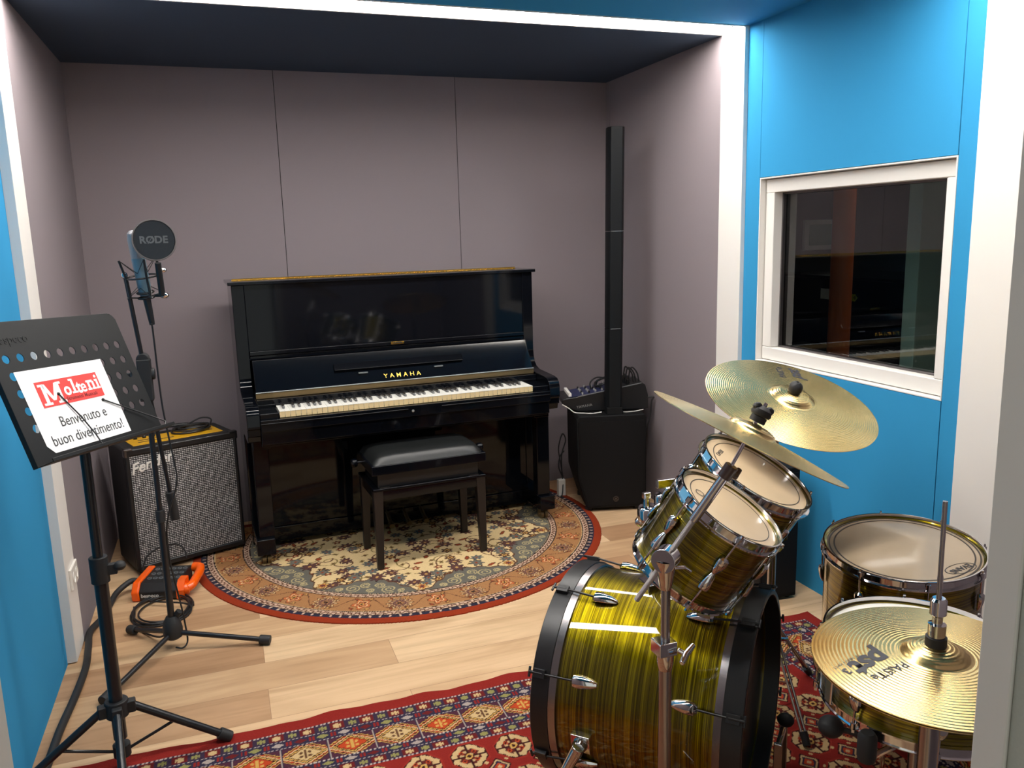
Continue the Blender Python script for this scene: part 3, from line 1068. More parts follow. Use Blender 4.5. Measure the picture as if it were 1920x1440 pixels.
def red_rug():
    st = .0034
    XA, XB, YA, YB = -1.33, 1.283, -3.60, -2.040
    cv = Canvas(XA, XB, YA, YB, st)
    X, Y = cv.X, cv.Y
    red, dred, navy, white = np_s(128, 36, 30), np_s(96, 30, 30), np_s(46, 42, 60), np_s(176, 160, 150)
    cream, ygreen, orange, yel, dark = np_s(190, 160, 114), np_s(134, 128, 76), np_s(170, 62, 32), np_s(190, 148, 76), np_s(54, 24, 24)
    db, dr, dl = YB - Y, XB - X, X - XA
    D = np.minimum(np.minimum(db, dr), dl)
    side = np.where(db <= np.minimum(dr, dl), 0, np.where(dr < dl, 1, 2))
    s = np.where(side == 0, X + 5.0, Y + 8.0)
    cv.c[:] = red
    def band(a, b): return (D >= a) & (D < b)
    def fr(p): return (s / p) % 1
    def dash(a):
        z = band(a, a + .008); cv.c[z] = navy
        cv.c[z & (fr(.0125) < .55) & band(a + .0015, a + .0065)] = white
    # motif rows
    def motif(a, b):
        z = band(a, b); c = (a + b) / 2; h = (b - a) / 2
        cell = np.floor(s / .046).astype(int) % 2
        cv.c[z] = np.where((cell[z] == 0)[:, None], dred, navy * .9 + .1 * dred)
        f = fr(.046) - .5; v = (D - c) / h
        x1 = (np.abs(f) < .26) & (np.abs(v) < .22) | (np.abs(f) < .09) & (np.abs(v) < .72) | (np.abs(np.abs(f) - .2) < .06) & (np.abs(v) < .5)
        cc = np.where((cell == 0)[..., None], cream, ygreen)
        m = z & x1; cv.c[m] = cc[m]
    def lozenge(a, b):
        z = band(a, b); c = (a + b) / 2; h = (b - a) / 2
        cv.c[z] = navy
        f = fr(.066) - .5; v = (D - c) / h
        cell = np.floor(s / .066).astype(int) % 3
        m = z & (np.abs(f) * 2 + np.abs(v) * .8 < .62)
        cc = np.where((cell == 0)[..., None], ygreen, np.where((cell == 1)[..., None], white * .8, dred))
        cv.c[m] = cc[m]
        m = z & (np.abs(np.abs(f) - .42) < .05) & (np.abs(v) < .75); cv.c[m] = red
    dash(.048); motif(.056, .090); dash(.090); lozenge(.098, .128); dash(.128)
    z = band(.136, .232)
    P = .1375
    f = ((s + .0) / P) % 1 - .5
    cell = np.floor(s / P).astype(int) % 2
    v = (D - .184) / .048
    q = np.abs(f) * 1.95 + np.abs(v) * .98
    zig = .05 * np.sign(np.sin(s / .0072 * PI)) * .5
    cv.c[z] = navy * .6 + dred * .4
    rings = [(1.28, yel), (1.20, dark), (1.12, orange), (1.04, cream), (.93, dark), (.84, yel), (.74, dark), (.66, None)]
    for lim, col in rings:
        m = z & (q + zig < lim)
        if col is None:
            cc = np.where((cell == 0)[..., None], orange, cream); cv.c[m] = cc[m]
        else: cv.c[m] = col
    # centre pattern
    fx, vy = np.abs(f) * P, np.abs(v) * .048
    m = z & (q < .6) & ((np.hypot(fx - .013, vy - .009) < .0058) | (np.hypot(fx, vy) < .005) | ((fx < .004) & (vy < .022)))
    cc = np.where((cell == 0)[..., None], yel, np_s(90, 60, 40)); cv.c[m] = cc[m]
    m = z & (np.abs(f) > .475); cv.c[m] = navy
    m = z & (np.abs(f) > .487); cv.c[m] = white * .8
    dash(.232); lozenge(.240, .264); dash(.264); motif(.272, .300); dash(.300)
    z = band(.308, .318); cv.c[z] = red
    # field of guls
    fld = D >= .312
    cv.c[fld] = red
    def gul(x, y):
        W = cv.win(x, y, .075)
        u, v_ = (cv.X[W] - x) / .056, (cv.Y[W] - y) / .060
        au, av = np.abs(u), np.abs(v_)
        oc = np.maximum(np.maximum(au, av), (au + av) * .74)
        c = cv.c[W]; mk = fld[W]
        c[(oc < 1.06) & mk] = np_s(140, 44, 34)
        c[(oc < .96) & mk] = dark
        wob = oc + .035 * np.sin(np.arctan2(v_, u) * 12)
        c[(wob < .90) & mk] = cream
        c[(oc < .62) & mk] = np_s(86, 34, 30)
        qd = (oc < .62) & (np.sin(u * 13) * np.sin(v_ * 13) > .25) & mk
        c[qd] = cream * .9
        c[(au < .05) & (oc < .9) & mk] = dark
        c[(av < .05) & (oc < .9) & mk] = dark
        c[(np.hypot(au - .34, av - .32) < .13) & mk] = orange
        c[(np.hypot(au - .34, av - .32) < .07) & mk] = dark
        c[(oc < .20) & mk] = yel
        c[(oc < .10) & mk] = dark
    def small(x, y):
        W = cv.win(x, y, .05)
        u, v_ = cv.X[W] - x, cv.Y[W] - y
        dd = np.abs(u) / .036 + np.abs(v_) / .042
        c = cv.c[W]; mk = fld[W]
        c[(dd < 1) & mk] = dark; c[(dd < .84) & mk] = cream; c[(dd < .66) & mk] = navy; c[(dd < .46) & mk] = orange; c[(dd < .22) & mk] = cream
        for du, dv in ((.03, .03), (-.03, .03), (.03, -.03), (-.03, -.03)):
            c[(np.abs(u - du) + np.abs(v_ - dv) < .008) & mk] = cream
    nx_ = int((XB - XA) / .137)
    for j in range(9):
        for i in range(nx_ + 1):
            x = -.357 + .137 * (i - 8)
            y = -2.415 - .155 * j
            if XB - x > .36 and x - XA > .36: gul(x, y)
            if XB - x - .07 > .35 and x - XA > .30: small(x + .0685, y - .0775)
    n_ = rng.normal(0, 1, (40, 60)).astype(np.float32)
    edge = .005 * np.sin(X * 9) + .004 * np.sin(X * 23 + 1) + .003 * np.sin(X * 41)
    keep = np.ones(X.shape, bool)
    Yd = Y + np.where(Y > YB - .08, (edge * np.clip((Y - YB + .08) / .08, 0, 1)), 0)
    lift = (.004 * np.abs(np.sin(X * 11 + 2)) * np.exp(-((YB - Y) / .03) ** 2)).astype(np.float32)
    return grid_rug('red_rug', X, Yd, keep, cv.c, 0.0, 0.007, 'red patterned rectangular rug under the drum kit', lift)


red_rug()


# ============================================================ GUITAR AMP
am = thing('guitar_amp', 'black guitar amplifier with silver grille cloth left of the piano', 'amplifier', (-1.253, -0.586, 0.0), math.atan2(.345, .939))
AW, AH, AD = .512, .600, .285
g = G()
g.box(0, AW, .016, AD, .022, AH)
g.obj('cabinet', mat('black_tolex', (.012, .012, .013, 1), .55, bump=.3, nscale=600), am, bevel=0.012)
g = G()
g.box(0, .022, 0, .02, .022, AH); g.box(AW - .018, AW, 0, .02, .022, AH)
g.box(0, AW, 0, .02, AH - .032, AH); g.box(0, AW, 0, .02, .022, .050)
g.obj('front_rim', 'black_satin', am, bevel=0.008)
g = G(); g.box(.020, AW - .016, .008, .018, .048, AH - .030)
g.obj('grille_cloth', 'grille', am)
lg = text('logo', 'Fender', 'white_pl', am, (.110, .0045, .520), (1, 0, .20), (0, 0, 1), .066, .0022, shear=.35, offset=.0012)
g = G()
g.box(.055, AW - .045, .055, .215, AH - .001, AH + .002)
pl_ = g.obj('control_panel', 'yellow', am, bevel=0.001)
g = G()
for x0, x1, y in ((.09, .25, .10), (.10, .20, .14), (.33, .44, .12), (.30, .37, .15)):
    g.box(x0, x1, y, y + .008, AH + .0022, AH + .003)
g.obj('panel_markings', 'ink', pl_)
for i, x in enumerate((.10, .14, .18, .42)):
    G().lathe([(0, .012), (.006, .012), (.009, .008), (.009, 0)], 14, M4=Matrix.Translation((x, .185, AH + .002))).obj('control_knob', 'black_satin', am)
for (x, z) in ((0, AH), (AW, AH)):
    g = G()
    s = 1 if x == 0 else -1
    g.box(x - s * .002, x + s * .034, -.003, .030, z - .005, z + .003)
    g.box(x - s * .002, x + s * .006, -.003, .030, z - .034, z + .003)
    g.box(x - s * .002, x + s * .010, -.003, .001, z - .034, z + .003)
    g.obj('corner_guard', 'steel' if x == 0 else 'black_satin', am, bevel=0.002)
g = G(); g.tube(crv([(.12, .25, AH + .003), (.16, .25, AH + .022), (.35, .25, AH + .022), (.39, .25, AH + .003)], 6), .008)
g.obj('handle', 'black_satin', am)
for x in (.04, AW - .04):
    for y in (.05, AD - .04):
        G().cyl((x, y, 0), (x, y, .024), .018, .016, 14).obj('foot', 'rubber', am)

# coil of cable on the amp
def coil(name, c, rx, ry, n, r, label, tail=None, z=0.0, rot=0.0, spread=.012):
    pts = []
    for k in range(int(n * 28)):
        a = 2 * PI * k / 28
        m = 1 + spread / rx * (math.sin(a * .37 + 1) + .5 * math.sin(a * .61))
        x, y = rx * m * math.cos(a), ry * m * math.sin(a)
        pts.append((c[0] + x * math.cos(rot) - y * math.sin(rot), c[1] + x * math.sin(rot) + y * math.cos(rot), c[2] + r + (k // 28) * r * .9 + .003 * (1 + math.sin(a * 1.3))))
    if tail: pts = crv(tail[0], 6)[:-1] + pts if tail[0] else pts
    if tail and tail[1]: pts = pts + crv([pts[-1]] + tail[1], 8)
    o = G().tube(pts, r, 8).obj(name, 'cable')
    tag(o, label, 'cable')
    return o
coil('cable_coil', (-.975, -.315, .603), .078, .055, 5.3, .0040, 'coiled black cable lying on top of the guitar amp', (None, [(-.93, -.25, .65), (-.885, -.26, .64), (-.90, -.33, .613)]), rot=.3)

# ============================================================ POWER BOX AND FLOOR CABLES
pb = thing('stage_box', 'black and orange stage box with handle on the floor before the amp', 'stage box', (-1.112, -.775, 0), math.atan2(-.075, .27))
pb.scale = (.86, .86, .86)
g = G(); g.prism([(-.135, .004), (-.145, .012), (-.145, .050), (-.110, .085), (.098, .085), (.105, .075), (.105, .012), (.098, .004)], -.098, .088, 'x')
g.obj('body', 'black_satin', pb, bevel=0.006)
g = G(); g.prism([(-.140, .000), (-.152, .012), (-.152, .052), (-.115, .093), (.100, .093), (.110, .080), (.110, .010), (.102, .000)], -.134, -.096, 'x')
plab(g.obj('end_cap', 'orange', pb, bevel=0.010), 'orange plastic end cap')
g = G(); g.prism([(-.140, .000), (-.152, .012), (-.152, .052), (-.115, .093), (-.06, .093), (-.06, .0)], .086, .122, 'x')
hp = [(.10, -.118, .045), (.128, -.112, .047), (.146, -.085, .055), (.150, -.03, .066), (.148, .03, .070), (.135, .085, .072), (.10, .100, .072)]
g.tube(crv(hp, 8), [.030] * 9 + [.022] * 31 + [.025] * 9, 14)
plab(g.obj('handle', 'orange', pb, bevel=0.004), 'orange plastic carrying handle')
g = G()
for i in range(6):
    for j in range(3):
        x, y = -.070 + .028 * i, -.060 + .058 * j
        sk_g = G(); sk_g.lathe([(.0112, .0), (.0112, .004), (.0085, .004), (.0085, .001)], 14, M4=Matrix.Translation((x, y, .085)), closed=True); sk_g.obj('socket', 'silver_line', pb)
g.b.free()
text('logo', 'bespeco', 'white_pl', pb, (-.045, -.1455, .030), (1, 0, 0), (0, 0, 1), .026, .0004, offset=.0006)
# thick snake cable
pts = [(-1.243, -.735, .045), (-1.27, -.75, .05), (-1.318, -.80, .03), (-1.340, -.90, .014), (-1.352, -1.00, .013), (-1.383, -1.12, .014), (-1.372, -1.26, .013), (-1.360, -1.42, .013), (-1.366, -1.62, .013), (-1.380, -1.82, .013), (-1.385, -2.03, .013), (-1.40, -2.5, .013), (-1.38, -3.0, .013), (-1.30, -3.5, .013)]
o = G().tube(crv(pts, 10), .0125, 12).obj('multicore_cable', 'rubber')
tag(o, 'thick black cable along the left blue wall to the stage box', 'cable')
tailin = [(-1.075, -1.355, .05), (-1.10, -1.33, .02), (-1.16, -1.24, .008), (-1.235, -1.12, .006), (-1.255, -1.02, .006)]
coil('cable_coil', (-1.125, -1.012, 0.0), .108, .135, 4.4, .0038, 'black cable coil on the wooden floor behind the microphone stand', (None, [(-1.03, -1.02, .02), (-1.022, -1.09, .006), (-1.08, -1.15, .006), (-1.15, -1.13, .006), (-1.22, -1.10, .006), (-1.235, -.99, .006), (-1.243, -.93, .006)]))
o = G().tube(crv([(-1.085, -1.325, .055), (-1.12, -1.29, .02), (-1.18, -1.20, .006), (-1.225, -1.12, .005), (-1.236, -1.03, .012)], 8), .0036, 8).obj('microphone_cable_end', 'cable')
tag(o, 'thin black lead from the floor coil to the microphone stand base', 'cable')
o = G().tube(crv([(-1.222, -.68, .07), (-1.20, -.655, .12), (-1.15, -.64, .148), (-1.10, -.645, .158), (-1.063, -.66, .155), (-1.040, -.675, .13), (-1.035, -.685, .098)], 8), .0042, 8).obj('patch_cable', 'cable')
tag(o, 'short black cable arching over the stage box', 'cable')
G().cyl((-1.0, -.70, .082), (-1.0, -.70, .083), .001).b.free()

# ============================================================ MICROPHONE STAND
ms = thing('microphone_stand', 'black boom microphone stand with folded boom beside the amp', 'microphone stand', (-1.066, -1.361, 0))
TB = 'black_tube'
g = G()
g.lathe([(0, .040), (.020, .038), (.034, .048), (.036, .080), (.030, .110), (.020, .128), (0, .130)], 20)
g.cyl((.018, .0, .13), (.030, -.004, .145), .012, seg=12)
g.obj('base_hub', 'rubber', ms)
for ft, nm in (((.338, -.113, 0), 'r'), ((-.169, .190, 0), 'l'), ((-.205, -.330, 0), 'f')):
    d = Vector(ft)
    tipz = .018
    g = G(); g.cyl(d.normalized() * .02 + Vector((0, 0, .062)), d + Vector((0, 0, tipz)), .0095, seg=14)
    l_ = g.obj('leg', TB, ms)
    g = G(); u = d.normalized()
    g.cyl(d - u * .035 + Vector((0, 0, tipz + .004)), d + u * .006 + Vector((0, 0, tipz)), .0175, .0175, 16)
    g.obj('rubber_foot', 'rubber', l_, bevel=0.003)
G().cyl((0, 0, .12), (0, 0, .54), .0125, seg=18).obj('lower_tube', TB, ms)
G().cyl((0, 0, .50), (0, 0, .545), .0165, seg=18).obj('tube_clamp', 'rubber', ms, bevel=0.002)
G().cyl((0, 0, .53), (0, 0, 1.005), .0095, seg=18).obj('upper_tube', TB, ms)
g = G()
g.box(-.022, .024, -.024, .024, .955, 1.105)
g.cyl((-.045, 0, 1.050), (.035, 0, 1.050), .021, seg=18); g.cyl((.0, -.02, 1.105), (.0, .02, 1.105), .022, seg=16)
g.box(-.062, -.040, -.006, .006, 1.02, 1.06)
g.obj('boom_clutch', 'rubber', ms, bevel=0.005)
b0 = Vector((.046, .045, .500)); b1 = Vector((-.024, -.035, 1.400))
G().cyl(b0, b1, .0075, seg=14).obj('boom', TB, ms)
bd_ = (b1 - b0).normalized()
G().cyl(b0 - bd_ * .012, b0 + bd_ * .10, .0165, seg=18).obj('counterweight', 'rubber', ms, bevel=0.003)

# microphone in shock mount
mc = thing('studio_microphone', 'pale blue studio microphone in a black shock mount with pop filter', 'microphone', (-1.030, -1.385, 1.31), 0.0)
tilt = Matrix.Rotation(R(6), 4, 'X') @ Matrix.Rotation(R(-5), 4, 'Y')
g = G(); g.lathe([(0, .02), (.018, .02), (.0215, .026), (.0225, .15)], 28, M4=tilt); g.obj('body', 'mic_blue', mc)
g = G(); g.lathe([(.0225, .150), (.0228, .156), (.022, .215), (.019, .234), (.010, .243), (0, .245)], 28, M4=tilt); g.obj('grille', 'mic_grille', mc)
g = G()
def ringp(r, z, n=24): return [tilt @ Vector((r * math.cos(2 * PI * k / n), r * math.sin(2 * PI * k / n), z)) for k in range(n + 1)]
g.tube(ringp(.050, .085), .0032, 8)
g.tube(ringp(.026, .030), .0040, 8); g.tube(ringp(.026, .012), .0035, 8)
for k in range(4):
    a = R(20 + 90 * k)
    for a_, off in ((a, 0),):
        px, py = math.cos(a_) * .052, math.sin(a_) * .052
        g.tube([tilt @ Vector((px * 1.22, py * 1.22, .150)), tilt @ Vector((px, py, .085)), tilt @ Vector((px * 1.02, py * 1.02, .018))], .0040, 8)
    g.tube([tilt @ Vector((math.cos(a) * .026, math.sin(a) * .026, .015)), tilt @ Vector((math.cos(a) * .053, math.sin(a) * .053, .020))], .003, 6)
g.tube([tilt @ Vector((-.05, 0, .085)), Vector((-.066, -.01, .085)), Vector((-.060, -.01, .10))], .006, 8)
g.obj('shock_mount', 'black_satin', mc)
for z0_, z1_ in ((.150, .10), (.018, .05)):
    g = G()
    for k in range(4):
        a = R(20 + 90 * k); c2_ = R(65 + 90 * k)
        g.tube([tilt @ Vector((math.cos(a) * .063, math.sin(a) * .063, z0_)), tilt @ Vector((math.cos(c2_) * .024, math.sin(c2_) * .024, z1_)), tilt @ Vector((math.cos(a + PI / 2) * .063, math.sin(a + PI / 2) * .063, z0_))], .0014, 6)
    g.obj('elastic_band', 'cable', mc)
g = G()
g.b.free()
for c_, r_, s_ in (((-.062, -.012, .092), .011, (1, 1, 1)), ((.058, -.020, .018), .016, (1, 1, .7)), ((.060, -.03, .105), .009, (1.6, 1, 1))):
    G().ball(c_, r_, 12, s_).obj('adjusting_knob', 'chrome', mc)
g = G(); g.cyl((.052, -.03, .018), (.050, -.055, .130), .0105, seg=14); g.cyl((.03, -.01, .018), (.058, -.03, .018), .006, seg=10)
pa = g.obj('filter_arm', 'black_satin', mc)
pc = Vector((.047, -.068, .207))
pnrm = Vector((.12, -.96, .10)).normalized()
PF = Matrix.Translation(pc) @ frame(pnrm).to_4x4()
g = G(); g.lathe([(.066, -.006), (.0695, -.006), (.0705, .0), (.0695, .006), (.066, .006), (.064, 0)], 48, M4=PF, closed=True); g.obj('filter_ring', 'steel', mc)
g = G(); g.lathe([(0, .002), (.066, .001), (.066, -.001), (0, -.002)], 48, M4=PF); fd_ = g.obj('filter_mesh', 'pop', mc)
ru = Vector((1, .125, 0)).normalized(); uu = Vector((0, .1, 1))
for ch, dx in (('R', -.0365), ('O', -.0125), ('D', .013), ('E', .0345)):
    text('logo', ch, 'grey_logo', mc, pc + pnrm * .003 + ru * dx, ru, uu, .033, .0003, offset=.0012)
g = G(); c_ = pc + pnrm * .0032 - ru * .0125; d_ = (ru * .55 + Vector(uu) * .85).normalized()
g.cyl(c_ - d_ * .0155, c_ + d_ * .0155, .0011, seg=6)
g.obj('logo', 'grey_logo', mc)
G().lathe([(0, -.085), (.009, -.085), (.0105, -.06), (.013, .0), (.013, .012), (0, .012)], 16, M4=tilt).obj('cable_plug', 'black_satin', mc)
# mic cable hanging along the stand
o = G().tube(crv([(-1.023, -1.395, 1.232), (-1.022, -1.385, 1.19), (-1.020, -1.372, .97), (-1.012, -1.368, .85), (-1.000, -1.366, .73), (-.996, -1.366, .66), (-1.010, -1.362, .60), (-1.036, -1.358, .53), (-1.052, -1.352, .44), (-1.050, -1.350, .33), (-1.040, -1.346, .24), (-1.028, -1.35, .15), (-1.020, -1.36, .07), (-1.018, -1.38, .025), (-1.035, -1.395, .010), (-1.06, -1.385, .012)], 8), .0032, 8).obj('microphone_cable', 'cable')
tag(o, 'thin black microphone cable hanging down beside the microphone stand', 'cable')

# ============================================================ MUSIC STAND
mu = thing('music_stand', 'black perforated music stand on a tripod at the left', 'music stand', (-1.172, -2.082, 0))
G().cyl((0, 0, .10), (0, 0, .625), .0185, seg=20).obj('lower_tube', TB, mu)
G().cyl((0, 0, .60), (0, 0, 1.07), .0135, seg=20).obj('upper_tube', TB, mu)
g = G(); g.cyl((0, 0, .58), (0, 0, .655), .0245, seg=20); g.box(.0, .045, -.010, .010, .60, .63)
g.ball((.052, -.004, .622), .017, 12, (1, 1, .8))
g.obj('height_clamp', 'rubber', mu, bevel=0.002)
g = G(); g.cyl((0, 0, .170), (0, 0, .220), .032, seg=20)
for k in range(3):
    a = R((4, 192, 277)[k])
    g.box(.0, .050, -.014, .014, .176, .212, M4=Matrix.Rotation(a, 4, 'Z'))
g.obj('hub', 'rubber', mu, bevel=0.004)
g = G(); g.cyl((0, 0, .045), (0, 0, .080), .024, seg=16); g.obj('brace_collar', 'rubber', mu)
for k, (a, L) in enumerate(((4.0, .290), (192.0, .30), (277.0, .30))):
    # legs reach the floor about 0.3 m out
    d = Vector((math.cos(R(a)), math.sin(R(a)), 0))
    p0 = d * .040 + Vector((0, 0, .195)); p1 = d * L + Vector((0, 0, .020))
    l_ = G().cyl(p0, p1, .0115, seg=14).obj('leg', TB, mu)
    e = (p1 - p0).normalized()
    G().cyl(p1 - e * .030, p1 + e * .010, .018, .017, 16).obj('rubber_foot', 'rubber', l_, bevel=0.003)
    pm = p0 + (p1 - p0) * .45
    G().tube([d * .020 + Vector((0, 0, .062)), pm], .0045, 8).obj('brace', TB, l_)
# tray in its own plane
yaw, tl, ro = .521, .375, -.05
U0 = Vector((math.sin(yaw), math.cos(yaw), 0)); B0 = Vector((-math.cos(yaw), math.sin(yaw), 0))
V0 = math.sin(tl) * B0 + math.cos(tl) * Vector((0, 0, 1))
U = U0 * math.cos(ro) + V0 * math.sin(ro); V = V0 * math.cos(ro) - U0 * math.sin(ro)
N = U.cross(V)
PC = Vector((-1.157, -2.215, 1.112))
TF = Matrix.Translation(PC - Vector((-1.172, -2.082, 0))) @ Matrix((U, V, N)).transposed().to_4x4()
def plate_with_holes():
    b = bmesh.new()
    x0, x1, y0, y1 = -.193, .275, -.125, .230
    cr = .022
    # rows/cols of holes
    hx = [-.152 + .0434 * i for i in range(10)]
    hy = [.139 - .0440 * j for j in range(5)]
    hr = .0108
    cellx = [x0] + [(-.152 - .0217) + .0434 * i for i in range(11)] + [x1]
    celly = [y0] + [(.139 + .022) - .044 * j for j in range(5, -1, -1)] + [y1]
    def hole(x, y): return any(abs(x - a) < .005 for a in hx) and any(abs(y - c) < .005 for c in hy)
    n = 24
    for i in range(len(cellx) - 1):
        for j in range(len(celly) - 1):
            a0, a1, c0, c1 = cellx[i], cellx[i + 1], celly[j], celly[j + 1]
            mx_, my_ = (a0 + a1) / 2, (c0 + c1) / 2
            hh = [(a, c) for a in hx for c in hy if a0 < a < a1 and c0 < c < c1]
            if not hh:
                poly = [(a0, c0), (a1, c0), (a1, c1), (a0, c1)]
                if j == len(celly) - 2 and i in (0, len(cellx) - 2):
                    if i == 0:
                        poly = [(a0, c0), (a1, c0), (a1, c1)] + [(x0 + cr - cr * math.sin(t), y1 - cr + cr * math.cos(t)) for t in np.linspace(0, PI / 2, 7)]
                    else:
                        poly = [(a0, c0), (a1, c0)] + [(x1 - cr + cr * math.cos(t), y1 - cr + cr * math.sin(t)) for t in np.linspace(0, PI / 2, 7)] + [(a0, c1)]
                b.faces.new([b.verts.new((p[0], p[1], 0)) for p in poly])
            else:
                hxx, hyy = hh[0]
                inn, out = [], []
                for k in range(n):
                    t = 2 * PI * (k + .5) / n
                    inn.append(b.verts.new((hxx + hr * math.cos(t), hyy + hr * math.sin(t), 0)))
                    cx_, sx_ = math.cos(t), math.sin(t)
                    s_ = min(((a1 - hxx) if cx_ > 0 else (hxx - a0)) / max(abs(cx_), 1e-6), ((c1 - hyy) if sx_ > 0 else (hyy - c0)) / max(abs(sx_), 1e-6))
                    out.append(b.verts.new((hxx + cx_ * s_, hyy + sx_ * s_, 0)))
                for k in range(n):
                    k2 = (k + 1) % n
                    b.faces.new([inn[k], out[k], out[k2], inn[k2]])
                for sx1, sy1 in ((a0, c0), (a1, c0), (a1, c1), (a0, c1)):
                    cv_ = b.verts.new((sx1, sy1, 0))
                    for k in range(n):
                        k2 = (k + 1) % n
                        p, q = out[k].co, out[k2].co
                        onx = lambda v: abs(v.x - sx1) < 1e-5
                        ony = lambda v: abs(v.y - sy1) < 1e-5
                        if (onx(p) and ony(q)) or (ony(p) and onx(q)):
                            b.faces.new([out[k], cv_, out[k2]])
    bmesh.ops.remove_doubles(b, verts=b.verts, dist=2e-5)
    bmesh.ops.recalc_face_normals(b, faces=b.faces)
    gg = G(); gg.b.free(); gg.b = b
    b.transform(TF)
    for f in b.faces: f.smooth = False
    o = gg.obj('tray', 'tray', mu)
    o.data.polygons.foreach_set('use_smooth', [False] * len(o.data.polygons))
    o.data.update()
    so = o.modifiers.new('solid', 'SOLIDIFY'); so.thickness = .0022; so.offset = 0
    return o
tray = plate_with_holes()
g = G()
g.box(-.193, .275, -.127, -.125, -.004, .045, M4=TF)
g.box(-.193, .275, -.127, -.118, .043, .046, M4=TF)
g.box(-.195, -.192, -.127, .215, -.014, .001, M4=TF); g.box(.274, .277, -.127, .215, -.014, .001, M4=TF)
g.box(-.172, .255, .229, .232, -.014, .001, M4=TF)
g.obj('shelf_lip', 'tray', mu, bevel=0.001)
to_ = lambda x, y, z=0: TF @ Vector((x, y, z))
text('embossed_logo', 'bespeco', 'tray', tray, to_(-.115, .186, .0013), TF.to_3x3() @ Vector((1, 0, 0)), TF.to_3x3() @ Vector((0, 1, 0)), .032, .0009, offset=.0004)
g = G(); g.box(.005, .07, -.02, .075, -.022, -.002, M4=TF)
g.tube([to_(.037, .03, -.02), Vector((0, 0, 1.10)), Vector((0, 0, 1.05))], .016, 12)
g.obj('tilt_bracket', 'rubber', mu, bevel=0.003)
for nm, pp in (('l', [(.013, -.128, .030), (.006, -.118, .020), (.010, -.088, .010), (-.010, -.035, .008), (-.046, .034, .0045)]), ('r', [(.238, -.126, .038), (.262, -.110, .030), (.255, -.096, .018), (.215, -.070, .010), (.093, -.005, .0045)])):
    g = G(); g.tube([to_(*p) for p in pp], .0019, 8); g.ball(to_(pp[-1][0], pp[-1][1], .004), .0042, 10)
    g.obj('page_holder', 'cable', mu)

# paper sign on the tray
ps = thing('paper_sign', 'white paper sheet with red logo on the music stand tray', 'sign', tuple(PC), Matrix((U, V, N)).transposed())
g = G(); g._add([Vector(p) for p in ((-.1485, .105, .0022), (.1485, .105, .0022), (.1485, -.105, .0022), (-.128, -.105, .0022), (-.146, -.084, .0022))], [(4, 3, 2, 1, 0)], 0, False)
so_ = g.obj('sheet', 'paper', ps)
so_.data.polygons.foreach_set('use_smooth', [False] * len(so_.data.polygons))
sd = so_.modifiers.new('solid', 'SOLIDIFY'); sd.thickness = .0005
g = G(); g.box(-.106, .108, .006, .072, .0027, .0030)
lb = g.obj('red_logo_block', 'red', ps)
X_, Y_ = Vector((1, 0, 0)), Vector((0, 1, 0))
g = G()
def bar(x0, x1, y0, y1): g.box(x0, x1, y0, y1, .0031, .0035)
def qd(*p): g.prism(list(p), .0031, .0035, 'z')
bar(-.091, -.0805, .013, .060); bar(-.046, -.0335, .013, .060)
qd((-.092, .064), (-.078, .064), (-.0585, .020), (-.067, .020)); qd((-.047, .064), (-.033, .064), (-.058, .020), (-.067, .020))
bar(-.100, -.073, .0105, .0165); bar(-.053, -.026, .0105, .0165); bar(-.100, -.082, .059, .065); bar(-.042, -.026, .059, .065)
g.obj('letter_m', 'paper', ps)
for ch, xx, of in (('o', -.011, .0012), ('t', .0290, .0016), ('e', .0455, .0007)):
    text('letter', ch, 'paper', ps, (xx, .0405, .0034), X_, Y_, .046, .0001, offset=of, wx=.95)
g = G(); bar(.009, .0165, .030, .066); bar(.003, .0225, .0275, .0325); bar(.003, .012, .0615, .0665); g.obj('letter_l', 'paper', ps)
g = G(); bar(.0635, .0705, .030, .053); bar(.0795, .0865, .030, .050); bar(.066, .083, .0475, .0540); bar(.0595, .0740, .0275, .0325); bar(.0765, .0900, .0275, .0325); bar(.0595, .066, .049, .054)
g.obj('letter_n', 'paper', ps)
g = G(); bar(.0950, .1020, .030, .054); bar(.0915, .1055, .0275, .0325); bar(.0915, .099, .049, .054); g.cyl((.0985, .0615, .0031), (.0985, .0615, .0035), .0042, seg=14); g.obj('letter_i', 'paper', ps)
text('word', 'Strumenti Musicali', 'dark_red_ink', ps, (.030, .0170, .0034), X_, Y_, .0130, .0001, offset=.0002, space=1.12)
text('word', 'Benvenuto e', 'ink', ps, (.005, -.036, .0029), X_, Y_, .038, .0001, space=1.0, wx=.86)
text('word', 'buon divertimento!', 'ink', ps, (.003, -.078, .0029), X_, Y_, .038, .0001, space=1.0, wx=.86)

